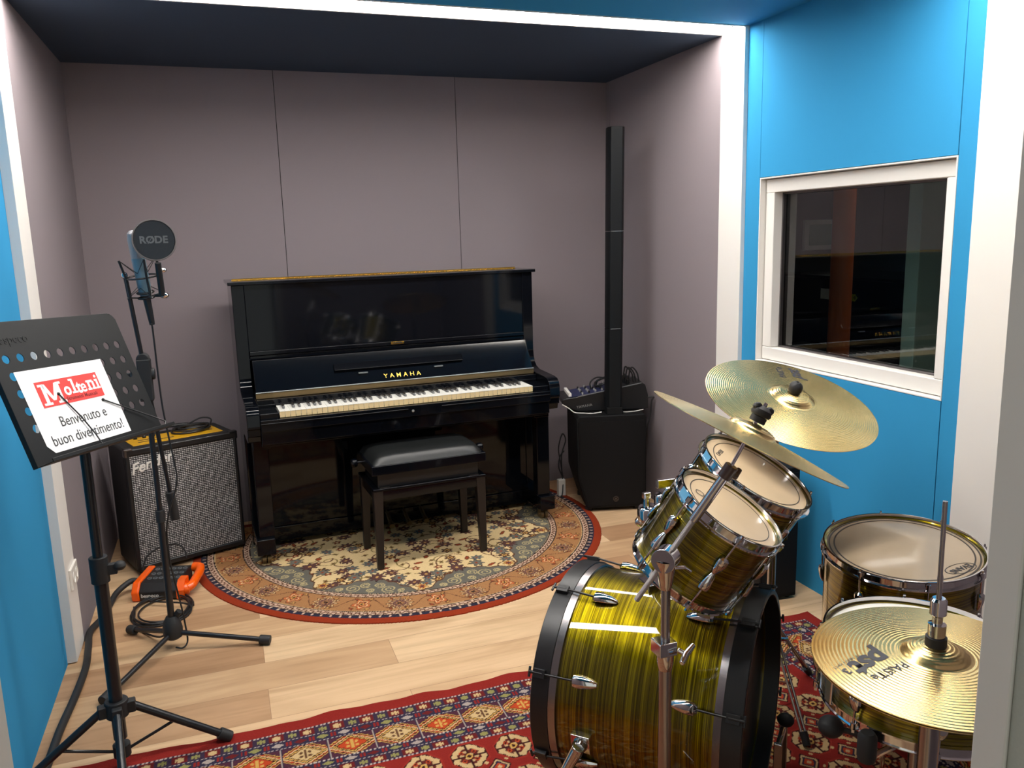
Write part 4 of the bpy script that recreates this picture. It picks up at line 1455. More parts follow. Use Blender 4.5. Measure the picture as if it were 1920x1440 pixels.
# ============================================================ COLUMN SPEAKER
sp = thing('column_speaker', 'tall black column loudspeaker on its subwoofer beside the piano', 'speaker', (1.122, -.657, 0), -math.atan2(.263, .965))
g = G()
prof2 = [(-.135, .02), (-.185, .19), (-.188, .520), (-.175, .537), (.180, .537), (.192, .520), (.190, .10), (.170, .02)]
g.prism(prof2, .0, .36, 'y')
g.obj('subwoofer', 'black_matte', sp, bevel=0.008)
g = G(); g.prism([(-.125, .035), (-.172, .19), (-.175, .505), (.178, .505), (.176, .10), (.160, .035)], -.004, .001, 'y')
g.obj('grille', 'speaker', sp)
g = G()
Ml = Matrix.Translation((.022, -.0045, .072)) @ Matrix.Rotation(R(90), 4, 'X')
g.lathe([(.0135, 0), (.0150, 0), (.0150, .0012), (.0135, .0012)], 28, M4=Ml, closed=True)
for k in range(3):
    a = R(30 + 60 * k)
    g.box(-.012, .012, -.0008, .0008, 0, .0012, M4=Ml @ Matrix.Rotation(a, 4, 'Z'))
    for s_ in (-1, 1):
        g.cyl(Ml @ Vector((s_ * .0105 * math.cos(a), s_ * .0105 * math.sin(a), 0)), Ml @ Vector((s_ * .0105 * math.cos(a), s_ * .0105 * math.sin(a), .0014)), .0022, seg=10)
g.cyl(Ml @ Vector((0, 0, 0)), Ml @ Vector((0, 0, .0014)), .0028, seg=12)
g.obj('emblem', 'steel', sp)
for x in (-.12, .15):
    for y in (.04, .32):
        G().cyl((x, y, 0), (x, y, .022), .020, seg=14).obj('foot', 'rubber', sp)
g = G()
g.box(-.021, .063, .012, .092, .537, .575)
g.obj('column_base', 'column', sp, bevel=0.002)
for z0, z1 in ((.575, .997), (.999, 1.502), (1.504, 2.022)):
    sh = lambda z: (z - .55) * .012
    g = G()
    vsx = []
    for z in (z0, z1):
        o_ = sh(z)
        for (x, y) in ((-.022 + o_, .035), (-.022 + o_, .090), (.064 + o_, .090), (.064 + o_, .035), (.050 + o_, .012), (-.008 + o_, .012)):
            vsx.append(Vector((x, y, z)))
    g._add(vsx, [(0, 1, 2, 3, 4, 5), (11, 10, 9, 8, 7, 6)] + [(i, 6 + i, 6 + (i + 1) % 6, (i + 1) % 6) for i in range(6)])
    g.obj('column_module', 'column', sp, bevel=0.002)
for z in (.998, 1.503):
    G().box(-.004 + (z - .55) * .012, .048 + (z - .55) * .012, .010, .014, z - .001, z + .0015).obj('joint_line', 'silver_line', sp)
for s_ in (-.04, .02):
    pass
# mixer resting on the subwoofer behind the column
mx_ = thing('audio_mixer', 'small audio mixer with blue panel on the column speaker base', 'mixer', (1.122 + .263 * .1 , -.657 + .965 * .1 + .008, .540), -math.atan2(.263, .965))
mp2 = [(-.232, .036), (-.248, .052), (-.245, .072), (-.225, .080), (-.175, .084), (.195, .150), (.212, .140), (.228, .080), (.228, .008), (.20, .004), (-.16, .004)]
g = G(); g.prism([(a, b - .004) for a, b in mp2], .0, .225, 'y')
g.obj('body', 'black_satin', mx_, bevel=0.005)
def top_z(x): return .080 + (x + .175) * (.066 / .37)
g = G()
g.prism([(-.205, .0795), (-.170, top_z(-.170) + .0005), (.02, top_z(.02) + .0005), (.02, top_z(.02) + .0025), (-.170, top_z(-.170) + .0025), (-.205, .0815)], .012, .213, 'y')
plab(g.obj('top_panel', 'mixer_blue', mx_), 'blue top panel')
g = G(); g.prism([(-.160, top_z(-.16) + .003), (-.16, top_z(-.16) - .001), (.19, top_z(.19) - .001), (.19, top_z(.19) + .003)], -.002, .004, 'y')
g.obj('edge_trim', 'silver_line', mx_)
g = G()
for i in range(9):
    y = .018 + i * .022
    g.box(-.208, -.192, y, y + .012, .080, .098)
plab(g.obj('faders', 'white_pl', mx_, bevel=0.001), 'row of white faders')
for i in range(5):
    for j in range(5):
        x, y = -.13 + .036 * i, .03 + .042 * j
        G().cyl((x, y, top_z(x)), (x, y, top_z(x) + .014), .006, .005, 10).obj('knob', ('silver_logo', 'black_satin', 'silver_logo')[(i + j) % 3], mx_)
for i in range(6):
    x, y = .12 + .02 * (i % 2), .03 + .034 * i
    G().cyl((x, y, top_z(x) - .004), (x, y, top_z(x) + .030), .0065, seg=10).obj('plug', 'chrome_s' if i % 2 else 'black_satin', mx_)
text('maker_name', 'YAMAHA', 'silver_logo', mx_, (-.125, -.0008, .030), (1, 0, .14), (0, 0, 1), .020, .0003, space=1.1)
text('model_number', 'MG10XU', 'silver_logo', mx_, (.12, -.0008, .045), (1, 0, .14), (0, 0, 1), .012, .0003) if False else None
def loc(o, *p):
    a = -math.atan2(.263, .965)
    return Vector((o.location.x + p[0] * math.cos(a) - p[1] * math.sin(a), o.location.y + p[0] * math.sin(a) + p[1] * math.cos(a), o.location.z + p[2]))
L = lambda *p: loc(mx_, *p)
o = G().tube(crv([L(-.07, .10, .10), L(-.075, .10, .14), L(-.04, .11, .165), L(.01, .12, .160), L(.05, .12, .15), L(.09, .10, .16)], 8), .0042, 8).obj('mixer_cable', 'cable')
tag(o, 'thin black cable looping over the left part of the mixer', 'cable')
g = G()
for k, dx in enumerate((0, .012, .03)):
    g.tube(crv([L(.10 + dx, .06, .14), L(.110 + dx, .06, .21 + .012 * (k == 0)), L(.125 + dx, .06, .222), L(.150 + dx, .06, .19), L(.160 + dx, .06, .14)], 8), .0042, 8)
tag(g.obj('cable_loops', 'cable'), 'upright loops of black cable at the right end of the mixer', 'cable')
o = G().tube(crv([L(-.0, .04, .135), L(.02, .08, .16), L(.06, .10, .165), L(.09, .12, .155), L(.10, .16, .15), L(.03, .19, .15), L(-.03, .17, .13), L(-.04, .12, .115), L(.0, .08, .135), L(.05, .12, .150)], 8), .007, 8).obj('coiled_cable', 'cable')
tag(o, 'black cable bundled on the mixer behind the speaker column', 'cable')
o = G().tube(crv([L(.225, .02, .060), L(.262, .015, .062), (1.396, -.60, .578), (1.388, -.60, .50), (1.372, -.60, .44), (1.378, -.58, .36), (1.384, -.56, .26), (1.386, -.54, .17)], 8), .0042, 8).obj('power_cable', 'cable')
tag(o, 'black cable hanging down the right side of the subwoofer', 'cable')
LS = lambda *p: loc(sp, *p)
o = G().tube(crv([LS(-.25, .10, .585), LS(-.215, .088, .565), LS(-.186, .078, .5435), LS(-.14, .060, .5415), LS(-.09, .045, .5415), LS(-.045, .04, .548)], 8), .0028, 8).obj('white_cable', 'white_pl')
tag(o, 'thin white cable lying under the left end of the mixer', 'cable')
o = G().tube(crv([LS(.075, .050, .5415), LS(.10, .045, .5415), LS(.15, .060, .5415), LS(.19, .075, .5440)], 8), .0028, 8).obj('white_cable', 'white_pl')
tag(o, 'thin white cable under the right end of the mixer', 'cable')
# adapter plug and cables between piano and speaker
o = G().box(-.022, .022, -.016, .016, 0, .10).obj('plug_adapter', 'white_pl', bevel=0.004)
o.location = (.975, -.30, .002)
tag(o, 'grey white plug adapter on the floor left of the subwoofer', 'adapter')
o = G().tube(crv([(.80, -.10, .012), (.86, -.16, .02), (.905, -.24, .006), (.935, -.30, .006), (.96, -.34, .012), (.985, -.30, .10), (.97, -.28, .17), (.985, -.27, .23), (1.01, -.27, .26)], 8), .004, 8).obj('power_cable', 'cable')
tag(o, 'black cable from behind the piano to the plug adapter', 'cable')
o = G().tube(crv([(1.0, -.27, .10), (.985, -.27, .20), (.975, -.27, .28), (1.0, -.27, .36), (1.02, -.27, .32), (.99, -.28, .24), (.985, -.29, .11)], 8), .0036, 8).obj('power_cable', 'cable')
tag(o, 'looped black cable against the left side of the subwoofer', 'cable')

# black speaker by the blue wall
ls = thing('floor_speaker', 'black floor loudspeaker against the blue wall behind the drums', 'speaker', (1.255, -1.80, 0), R(-4))
G().box(-.085, .085, -.11, .12, .012, .56).obj('cabinet', 'black_matte', ls, bevel=0.006)
G().box(-.075, .075, -.115, -.109, .03, .54).obj('grille', 'speaker', ls)
for x in (-.06, .06):
    for y in (-.08, .09):
        G().cyl((x, y, 0), (x, y, .014), .012, seg=12).obj('foot', 'rubber', ls)
o = G().tube(crv([(1.335, -1.70, .16), (1.372, -1.74, .14), (1.385, -1.80, .08), (1.375, -1.84, .02), (1.355, -1.82, .006), (1.365, -1.73, .006), (1.41, -1.66, .006), (1.42, -1.55, .02), (1.425, -1.50, .10)], 8), .006, 8).obj('speaker_cable', 'cable')
tag(o, 'black cable trailing from the floor speaker along the blue wall', 'cable')

# ============================================================ DRUMS
def hoop_prof(Rr, z, up=1):
    """triple flanged metal hoop profile around the head, z = head plane"""
    return [(Rr + .001, z - up * .014), (Rr + .011, z - up * .014), (Rr + .011, z - up * .011), (Rr + .004, z - up * .010), (Rr + .003, z + up * .007), (Rr + .005, z + up * .010), (Rr + .0045, z + up * .012), (Rr + .001, z + up * .012), (Rr + .000, z + up * .006)]

def lug_geo(g, a, R_, z, s, L=.058, wd=.013, out=.016):
    """bullet lug against the shell at angle a, pointing away from the hoop (s = side)"""
    pr = [(0, 0), (.55, .0), (.95, .10), (1, .25), (.93, .45), (.70, .75), (.35, .95), (0, 1)]
    cx, sx = math.cos(a), math.sin(a)
    rad = Vector((cx, sx, 0)); tan_ = Vector((-sx, cx, 0)); ax = Vector((0, 0, -s))
    seg = 14
    vs, fs = [], []
    for (q, t) in pr:
        for k in range(seg):
            b = 2 * PI * k / seg
            vs.append(rad * (R_ + .003 + (out * q) * (.5 + .5 * math.sin(b))) + tan_ * (wd * q * math.cos(b)) + ax * (t * L) + Vector((0, 0, z)))
    for i in range(len(pr) - 1):
        for k in range(seg):
            fs.append((i * seg + k, i * seg + (k + 1) % seg, (i + 1) * seg + (k + 1) % seg, (i + 1) * seg + k))
    g._add(vs, fs)
    bmesh.ops.remove_doubles(g.b, verts=g.b.verts, dist=1e-6)

def drum(name, label, cat, top, nrm, up, R_, depth, nl, phase, head, ring=None, rods_full=False, head_label=None, group=None, lugL=.052, topw=None):
    """empty at the bottom head centre; local z is the drum axis"""
    Fm = frame(nrm, up)
    base = Vector(top) - Vector(nrm).normalized() * depth
    t = thing(name, label, cat, tuple(base), Fm, group)
    Rs = R_ - .011
    g = G(); g.lathe([(Rs, .012), (Rs, depth - .012), (Rs - .006, depth - .010), (Rs - .006, .010)], 96, closed=True)
    g.obj('shell', 'wrap', t)
    for z, s in ((depth - .012, 1), (.012, -1)):
        g = G(); g.lathe(hoop_prof(Rs, z, s), 96, closed=True)
        g.obj('rim', 'chrome', t)
        g = G()
        g.lathe([(0, z + s * .001), (Rs * .93, z + s * .001), (Rs - .002, z - s * .001), (Rs + .001, z - s * .006), (Rs + .001, z - s * .010), (0, z - s * .002)], 96)
        hd = g.obj('drum_head', head if s > 0 else 'coated_head', t)
        if s > 0 and ring:
            for r0, r1, mm in ring:
                g = G(); g.lathe([(r0 * Rs, z + .0012), (r1 * Rs, z + .0012), (r1 * Rs, z + .0018), (r0 * Rs, z + .0018)], 96, closed=True)
                g.obj('head_ring', mm, hd)
    for k in range(nl):
        a = phase + 2 * PI * k / nl
        for z, s in ((depth - .062, 1), (.062, -1)) if depth > .16 else ((depth / 2, 1),):
            g = G()
            if depth > .16:
                lug_geo(g, a, Rs, z + s * .0, s, lugL)
            else:
                lug_geo(g, a, Rs, z, 1, .035); lug_geo(g, a, Rs, z, -1, .035)
            lo = g.obj('lug', 'chrome', t)
            for s2 in ((s,) if depth > .16 else (1, -1)):
                zh = depth - .012 if s2 > 0 else .012
                rr = Rs + .009
                g = G()
                g.cyl((rr * math.cos(a), rr * math.sin(a), z), (rr * math.cos(a), rr * math.sin(a), zh + s2 * .006), .0026, seg=8)
                g.cyl((rr * math.cos(a), rr * math.sin(a), zh - s2 * .003), (rr * math.cos(a), rr * math.sin(a), zh + s2 * .009), .0055, seg=8)
                g.cyl((rr * math.cos(a), rr * math.sin(a), zh + s2 * .009), (rr * math.cos(a), rr * math.sin(a), zh + s2 * .016), .0035, seg=4)
                g.obj('tension_rod', 'chrome', lo)
    return t, Rs

UP = (0, 0, 1)
N1 = Vector((.395, -.365, .843)).normalized(); C1 = Vector((.2998, -2.9364, .8635))
N2 = Vector((.334, -.377, .864)).normalized(); C2 = Vector((.5389, -2.7103, .8600))
t1, R1 = drum('tom_drum', 'smaller olive gold rack tom nearest the camera on the bass drum', 'drum', C1, N1, UP, .143, .222, 6, R(50), 'coated_head', [(.80, .815, 'head_ring')])
t2, R2 = drum('tom_drum', 'larger olive gold rack tom behind, under the two big cymbals', 'drum', C2, N2, UP, .168, .245, 6, R(30), 'coated_head', [(.82, .835, 'head_ring')])
# badges and prints on toms
for t, Rs, d_, a0 in ((t1, R1, .222, 195), (t2, R2, .245, 200)):
    g = G()
    a = R(a0)
    g.box(-.018, .018, -.010, .010, 0, .0008, M4=Matrix.Translation(((Rs + .0040) * math.cos(R(40)), (Rs + .0040) * math.sin(R(40)), d_ - .012)) @ frame((math.cos(R(40)), math.sin(R(40)), 0)).to_4x4() @ Matrix.Rotation(R(90), 4, 'Z'))
    plab(g.obj('badge', 'blue_badge', t), 'small blue sticker on the rim')
g = G()
zt = .222 - .0095
a = R(200)
g.lathe([(.010, 0), (.012, 0), (.012, .0004), (.010, .0004)], 24, M4=Matrix.Translation((R1 * .62 * math.cos(R(20)), R1 * .62 * math.sin(R(20)), zt)), closed=True)
g.obj('head_print', 'ink', t1)
text('head_print', 'REMO', 'ink', t2, (R2 * .70 * math.cos(R(15)), R2 * .70 * math.sin(R(15)), .245 - .0100), (0, 1, 0), (1, 0, 0), .018, .0002)
text('hoop_number', '12', 'silver_logo', t1, ((R1 + .004) * math.cos(R(140)), (R1 + .004) * math.sin(R(140)), .205), (-math.sin(R(140)), math.cos(R(140)), 0), (0, 0, 1), .018, .0006)

# floor tom
NF = Vector((-.070, -.070, .99)).normalized(); CF = Vector((.921, -2.844, .634))
ft, RF = drum('floor_tom', 'deep olive gold floor tom with big clear head at the right', 'drum', CF, NF, (1, 0, 0), .212, .40, 8, R(-28), 'floor_head', [(.865, .885, 'head_ring'), (.93, .95, 'head_ring')])
text('head_logo', 'EVANS', 'ink', ft, (.045, -.150, .40 - .0100), (-1, -.12, 0), (-.12, 1, 0) if False else (.12, -1, 0), .024, .0002, offset=.0006)
g = G(); g.lathe([(.040, 0), (.0425, 0), (.0425, .0004), (.040, .0004)], 40, M4=Matrix.Translation((.045, -.150, .40 - .0104)) @ Matrix.Diagonal((1.15, .52, 1, 1)), closed=True)
g.obj('head_logo_ring', 'ink', ft)
fl = W2L(ft)
for k in range(3):
    a = R(100 + 120 * k)
    x, y = (RF + .016) * math.cos(a), (RF + .016) * math.sin(a)
    g = G(); g.cyl((x, y, .26), (x, y, -.215), .0065, seg=12)
    g.cyl((x, y, -.19), (x, y, -.222), .0125, seg=12, mi=1)
    lo = g.obj('leg', ['chrome', 'rubber'], ft)
    Ml = Matrix.Rotation(a, 4, 'Z')
    g = G(); g.box(RF, RF + .028, -.016, .016, .12, .17, M4=Ml); g.cyl(Ml @ Vector((RF + .016, .016, .145)), Ml @ Vector((RF + .016, .04, .145)), .006, seg=10)
    g.obj('leg_bracket', 'chrome', ft, bevel=0.003)

# snare
NS = Vector((.03, -.02, .998)).normalized(); CS = Vector((.439, -3.372, .713))
sn, RSn = drum('snare_drum', 'olive gold snare drum half hidden under the hi-hat cymbals', 'drum', CS, NS, (1, 0, 0), .188, .140, 8, R(10), 'snare_head')
g = G(); g.box(-.012, .012, -.004, .020, .020, .085, M4=Matrix.Rotation(R(168), 4, 'Z') @ Matrix.Translation((0, 0, 0)) @ Matrix.Translation((RSn + .004, 0, 0)))
g.obj('snare_strainer', 'chrome', sn, bevel=0.003)

# bass drum
NB = Vector((math.cos(R(-46.3)), math.sin(R(-46.3)), 0)); CB = Vector((.252, -2.708, .2975))
bd2 = thing('bass_drum', 'large olive gold bass drum with black hoops on the red rug', 'drum', tuple(CB), frame(NB, UP))
HB, OB = .222, .262
g = G(); g.lathe([(.279, -HB), (.279, HB), (.270, HB), (.270, -HB)], 128, closed=True); g.obj('shell', 'wrap', bd2)
for s in (-1, 1):
    g = G(); g.lathe([(.276, s * (HB - .008)), (.2905, s * (HB - .006)), (.2905, s * OB), (.288, s * (OB + .002)), (.279, s * (OB + .002)), (.277, s * OB)], 128, closed=True)
    ho = g.obj('hoop', 'black_satin', bd2)
    g = G(); g.lathe([(.2800, s * (HB - .026)), (.2855, s * (HB - .025)), (.2880, s * (HB - .007)), (.2800, s * (HB - .006))], 128, closed=True)
    plab(g.obj('hoop_inlay', 'chrome_s', ho), 'silver hoop edge')
    g = G(); g.lathe([(0, s * (HB - .004)), (.277, s * (HB - .004)), (.277, s * (HB - .010)), (0, s * (HB - .008))], 96)
    g.obj('drum_head', 'black_head', bd2)
    for k in range(8):
        a = R(22.5 + 45 * k)
        rad = Vector((math.cos(a), math.sin(a), 0))
        g = G(); lug_geo(g, a, .276, s * .158, s, .070, .016, .022)
        lo = g.obj('lug', 'chrome', bd2)
        g = G()
        rr = .2985
        g.cyl(rad * (.289) + Vector((0, 0, s * .155)), rad * rr + Vector((0, 0, s * .235)), .0030, seg=8)
        Ma = Matrix.Rotation(a, 4, 'Z')
        g.box(.290, .3015, -.011, .011, min(s * .226, s * .258), max(s * .226, s * .258), M4=Ma)
        g.cyl(Ma @ Vector((.2985, 0, s * .232)), Ma @ Vector((.2985, 0, s * .270)), .0042, seg=8)
        g.cyl(Ma @ Vector((.2985, -.013, s * .268)), Ma @ Vector((.2985, .013, s * .268)), .0036, seg=8)
        g.obj('claw_hook', 'black_satin', lo, bevel=0.001)
for k, a in enumerate((R(98), R(-98))):
    rad = Vector((math.cos(a), math.sin(a), 0)); ta = Vector((-math.sin(a), math.cos(a), 0))
    Ma = Matrix.Rotation(a, 4, 'Z')
    g = G()
    g.box(.276, .296, -.024, .024, -.150, -.100, M4=Ma)
    g.cyl(Ma @ Vector((.296, 0, -.125)), Ma @ Vector((.312, 0, -.125)), .020, .017, 18)
    sp0 = Ma @ Vector((.318, 0, -.125))
    end = Vector((-.292, (.40 if k == 0 else -.40), -.245))
    g.tube([sp0 + Vector((.012, 0, .005)), sp0, sp0 + (end - sp0) * .3], [.016, .017, .011], 14)
    g.cyl(sp0, end, .0075, seg=14)
    g.cyl(end - (end - sp0).normalized() * .03, end, .012, .010, 12, mi=1)
    g.obj('spur', ['chrome', 'rubber'], bd2, bevel=0.002)
# tom mount on the bass drum
bl = W2L(bd2)
g = G()
topw = Vector((.235, -2.690, .575))
g.box(-.035, .035, -.03, .03, -.008, .014, M4=Matrix.Translation(topw))
g.cyl(topw, topw + Vector((0, 0, .19)), .0145, seg=18)
for T_, nn_, cc in ((t1, N1, C1), (t2, N2, C2)):
    pass
hub = topw + Vector((0, 0, .165))
for s_, cc, nn_, Rr, dep in ((1, C1, N1, R1, .222), (2, C2, N2, R2, .245)):
    mid = cc - nn_ * dep * .45
    dirv = (mid - hub); dirv -= nn_ * dirv.dot(nn_) * .3
    e = mid - dirv.normalized() * (Rr - .02)
    g.tube([hub, hub + (e - hub) * .5 + Vector((0, 0, .01)), e], .0105, 12)
    g.ball(hub + Vector((-.01 * s_, .02, .01)), .022, 14, (1.3, .8, .8))
g.b.transform(Matrix.Translation(bd2.location) @ bd2.rotation_euler.to_matrix().to_4x4()) if False else None
mw = (Matrix.Translation(bd2.location) @ bd2.rotation_euler.to_matrix().to_4x4()).inverted()
g.b.transform(mw)
g.obj('tom_mount', 'chrome', bd2, bevel=0.002)
# brackets left of the small tom
g = G()
q0 = Vector((.205, -2.800, .800))
for i, (p, r_) in enumerate((((.190, -2.750, .800), .034), ((.235, -2.742, .825), .028))):
    p = Vector(p)
    g.lathe([(0, -.018), (r_, -.018), (r_ * 1.03, -.014), (r_ * 1.03, .012), (r_ * .95, .018), (r_ * .6, .022), (0, .022)], 24, M4=Matrix.Translation(p))
g.cyl((.176, -2.750, .815), (.176, -2.750, .850), .008, seg=10); g.box(.166, .186, -2.757, -2.743, .842, .858)
g.box(.208, .266, -2.752, -2.738, .862, .884); g.cyl((.237, -2.745, .83), (.237, -2.745, .875), .007, seg=10)
g.cyl((.195, -2.750, .795), (.262, -2.82, .800), .015, seg=14)
g.b.transform((Matrix.Translation(t1.location) @ t1.rotation_euler.to_matrix().to_4x4()).inverted())
g.obj('mount_bracket', 'chrome', t1, bevel=0.002)

# pedal of the bass drum
pd = thing('bass_drum_pedal', 'metal bass drum pedal in front of the batter head', 'pedal', (.252 + NB.x * .375, -2.708 + NB.y * .375, .007), R(-46.3))
g = G(); g.box(-.09, .16, -.045, .045, 0, .008); g.obj('base_plate', 'black_satin', pd, bevel=0.002)
g = G(); g.box(-.02, .155, -.032, .032, -.006, .002, M4=Matrix.Translation((0, 0, .055)) @ Matrix.Rotation(R(14), 4, 'Y')); g.obj('footboard', 'steel', pd, bevel=0.002)
for s in (-1, 1):
    G().box(-.075, -.055, s * .045 - .006, s * .045 + .006, .0, .22).obj('post', 'chrome_s', pd, bevel=0.002)
G().cyl((-.065, -.05, .21), (-.065, .05, .21), .008, seg=12).obj('axle', 'chrome', pd)
g = G(); g.cyl((-.065, 0, .21), (-.055, 0, .255), .004, seg=8); g.ball((-.055, 0, .262), .018, 14, (1.2, 1, 1), 1); g.obj('beater', ['chrome', 'black_matte'], pd)

# ============================================================ CYMBALS
def cymbal_obj(name, R_, bell_r, bell_h, bow, parent=None, thick=.0014, flip=1):
    pr = []
    n = 40
    for i in range(n + 1):
        r = .006 + (R_ - .006) * i / n
        if r < bell_r:
            h = bow + bell_h * math.sqrt(max(0, 1 - (r / bell_r) ** 2 * .98)) 
        else:
            h = bow * (1 - ((r - bell_r) / (R_ - bell_r)) ** 1.35)
        pr.append((r, h))
    low = [(r, h - thick) for r, h in reversed(pr)]
    g = G(); g.lathe([(r, flip * h) for r, h in pr + low], 128, closed=True)
    return g

def put(base, n, up=(1, 0, 0)):
    return Matrix.Translation(base) @ frame(n, up).to_4x4()

def cymbal(name, label, c, n, R_, bell_r, bell_h, bow, group=None, up=(1, 0, 0), flip=1):
    n = Vector(n).normalized()
    t = thing(name, label, 'cymbal', tuple(Vector(c)), frame(n, up), group)
    cymbal_obj(name, R_, bell_r, bell_h, bow, flip=flip).obj('disc', 'cymbal', t, angle=60)
    return t

RC, RN = Vector((.772, -2.54, .994)), Vector((.058, -.368, .928)).normalized()
ride = cymbal('ride_cymbal', 'big bronze ride cymbal, topmost, in front of the window', RC, RN, .254, .062, .020, .016)
CC, CN = Vector((.160, -3.186, 1.102)), Vector((.440, -.114, .892)).normalized()
crash = cymbal('crash_cymbal', 'bronze crash cymbal seen nearly edge-on above the rack toms', CC, CN, .203, .050, .017, .013)
HC, HN = Vector((.195, -3.620, .843)), Vector((-.022, -.016, 1.0)).normalized()
hat = cymbal('hi_hat_cymbal', 'upper hi-hat cymbal with printed lettering and bright glare', HC, HN, .178, .047, .016, .012)
hat2 = cymbal('hi_hat_cymbal', 'lower hi-hat cymbal, inverted, right beneath the upper one', HC - HN * .0045, HN, .178, .047, .016, .012, flip=-1)
def ontop(t, p, off=.0):
    q = (t.matrix_world if False else (Matrix.Translation(t.location) @ t.rotation_euler.to_matrix().to_4x4())).inverted() @ Vector(p)
    return q
def dirl(t, v): return t.rotation_euler.to_matrix().inverted() @ Vector(v)
def bow_z(R_, bell_r, bow, r): return bow * (1 - ((r - bell_r) / (R_ - bell_r)) ** 1.35)
def cym_text(t, s, p, right, up, size, R_, bell_r, bow, **kw):
    q = ontop(t, p)
    o = text('logo', s, 'ink_dark', t, Vector((q.x, q.y, 0)), Vector((dirl(t, right).x, dirl(t, right).y, 0)), Vector((dirl(t, up).x, dirl(t, up).y, 0)), size, 0.0, **kw)
    for v in o.data.vertices:      # drape on the cymbal bow
        r = math.hypot(v.co.x, v.co.y)
        v.co.z = bow_z(R_, bell_r, bow, max(r, bell_r)) + .0005
    return o
KW_ = dict(R_=.178, bell_r=.047, bow=.012)
cym_text(hat, 'pst', (.100, -3.592, .85), (-1, -.16, 0), (.16, -1, 0), .056, offset=.0022, shear=.25, space=.98, **KW_)
cym_text(hat, '3', (.050, -3.594, .85), (-1, -.16, 0), (.16, -1, 0), .020, offset=.0008, **KW_)
cym_text(hat, 'PAiSTe', (.102, -3.625, .85), (-1, -.08, 0), (.08, -1, 0), .022, offset=.0004, space=1.05, **KW_)
cym_text(hat, '14" HEAVY HATS', (.068, -3.574, .85), (-1, -.16, 0), (.16, -1, 0), .0075, **KW_)
KR = dict(R_=.254, bell_r=.062, bow=.016)
cym_text(ride, 'PAiSTe', (.846, -2.392, 1.045), (.45, .88, .3), (-.9, .42, .1), .028, offset=.0006, space=1.05, **KR)
cym_text(ride, 'pst', (.893, -2.405, 1.05), (.45, .88, .3), (-.9, .42, .1), .060, offset=.0020, shear=.2, **KR)

# wing nuts / felts on stands
def tripod(t, x, y, hub_z, spread, zlow, a0, tube_r=.0055):
    for k in range(3):
        a = R(a0 + 120 * k)
        d = Vector((math.cos(a), math.sin(a), 0))
        p0 = Vector((x, y, hub_z)) + d * .02; p1 = Vector((x, y, .012)) + d * spread
        g = G()
        for o_ in (-.006, .006):
            tv = Vector((-d.y, d.x, 0)) * o_
            g.cyl(p0 + tv, p1 + tv, .0042, seg=8)
        lo = g.obj('leg', 'chrome_s', t)
        e = (p1 - p0).normalized()
        G().cyl(p1 - e * .03, p1 + e * .008, .0125, .011, 12).obj('rubber_foot', 'rubber', lo)
        g = G(); g.tube([Vector((x, y, zlow)) + d * .012, p0 + (p1 - p0) * .5], .0035, 8); g.obj('brace', 'chrome_s', lo)

# crash boom stand
cs = thing('boom_cymbal_stand', 'chrome boom stand before the bass drum holding the crash cymbal', 'cymbal stand', (.028, -3.100, .007))
cl = W2L(cs)
pole = Vector((0, 0, 0))
G().cyl((0, 0, .06), (0, 0, .600), .0140, seg=20).obj('lower_tube', 'chrome_s', cs)
G().cyl((0, 0, .58), (0, 0, .790), .0100, seg=20).obj('upper_tube', 'chrome_s', cs)
g = G(); g.lathe([(.0145, .585), (.018, .60), (.019, .622), (.019, .648), (.011, .650)], 20)
g.box(-.024, .018, -.020, .020, .622, .652)
g.tube([Vector((.018, -.02, .635)), Vector((.030, -.03, .628))], .006, 8)
g.tube([Vector((.012, -.046, .618)), Vector((.030, -.032, .628)), Vector((.055, -.022, .640))], [.006, .008, .006], 8)
g.obj('tube_clamp', 'chrome', cs, bevel=0.002)
PV = Vector((0, 0, .832))          # pivot, local
top_l = cl(CC - CN * .03)
g = G()
g.lathe([(.011, .765), (.014, .775), (.020, .815), (.024, .83)], 18)
g.cyl(PV + Vector((-.014, -.012, 0)), PV + Vector((.014, .012, 0)), .026, seg=24)
g.tube([PV + Vector((.006, -.024, -.012)), PV + Vector((.026, -.030, -.012)), PV + Vector((.044, -.024, -.026))], .004, 8)
g.obj('boom_pivot', 'chrome', cs, bevel=0.002)
bdir = (top_l - PV).normalized()
tz = CC - CN * .045
bt = cl(tz)
bdir = (bt - PV).normalized()
G().cyl(PV - bdir * .115, bt - bdir * .05, .0060, seg=14).obj('boom_arm', mat('knurled_steel', S(190, 186, 184), .3, metal=1, bump=.8, nscale=900), cs)
g = G(); g.cyl(bt - bdir * .16, bt - bdir * .035, .0098, seg=16)
g.obj('boom_sleeve', 'chrome', cs, bevel=0.001)
g = G()
g.cyl(bt - bdir * .050, bt - bdir * .020, .014, seg=16)
g.tube([bt - bdir * .04, bt - bdir * .045 + Vector((.03, .012, -.008)), bt - bdir * .045 + Vector((.045, .015, .004))], [.006, .009, .006], 8)
plab(g.obj('tilter', mat('dark_bronze_plastic', S(70, 52, 48), .3), cs, bevel=0.002), 'dark tilter knob')
g = G(); g.cyl(bt - bdir * .03, cl(CC + CN * .075), .0038, seg=10)
g.obj('cymbal_rod', 'chrome', cs)
cnl = CN
cc_ = cl(CC)
MC = Matrix.Translation(cc_) @ frame(CN).to_4x4()
g = G(); g.lathe([(.004, .034), (.016, .034), (.016, .046), (.004, .046)], 20, M4=MC, closed=True)
g.lathe([(.004, .046), (.019, .047), (.021, .052), (.019, .060), (.011, .066), (.004, .068)], 10, M4=MC, closed=True)
for s in (-1, 1):
    g.ball(MC @ Vector((s * .013, 0, .062)), .009, 10, (1.1, 1, 1.0))
g.obj('wing_nut', 'rubber', cs)
tripod(cs, 0, 0, .30, .27, .08, 70)

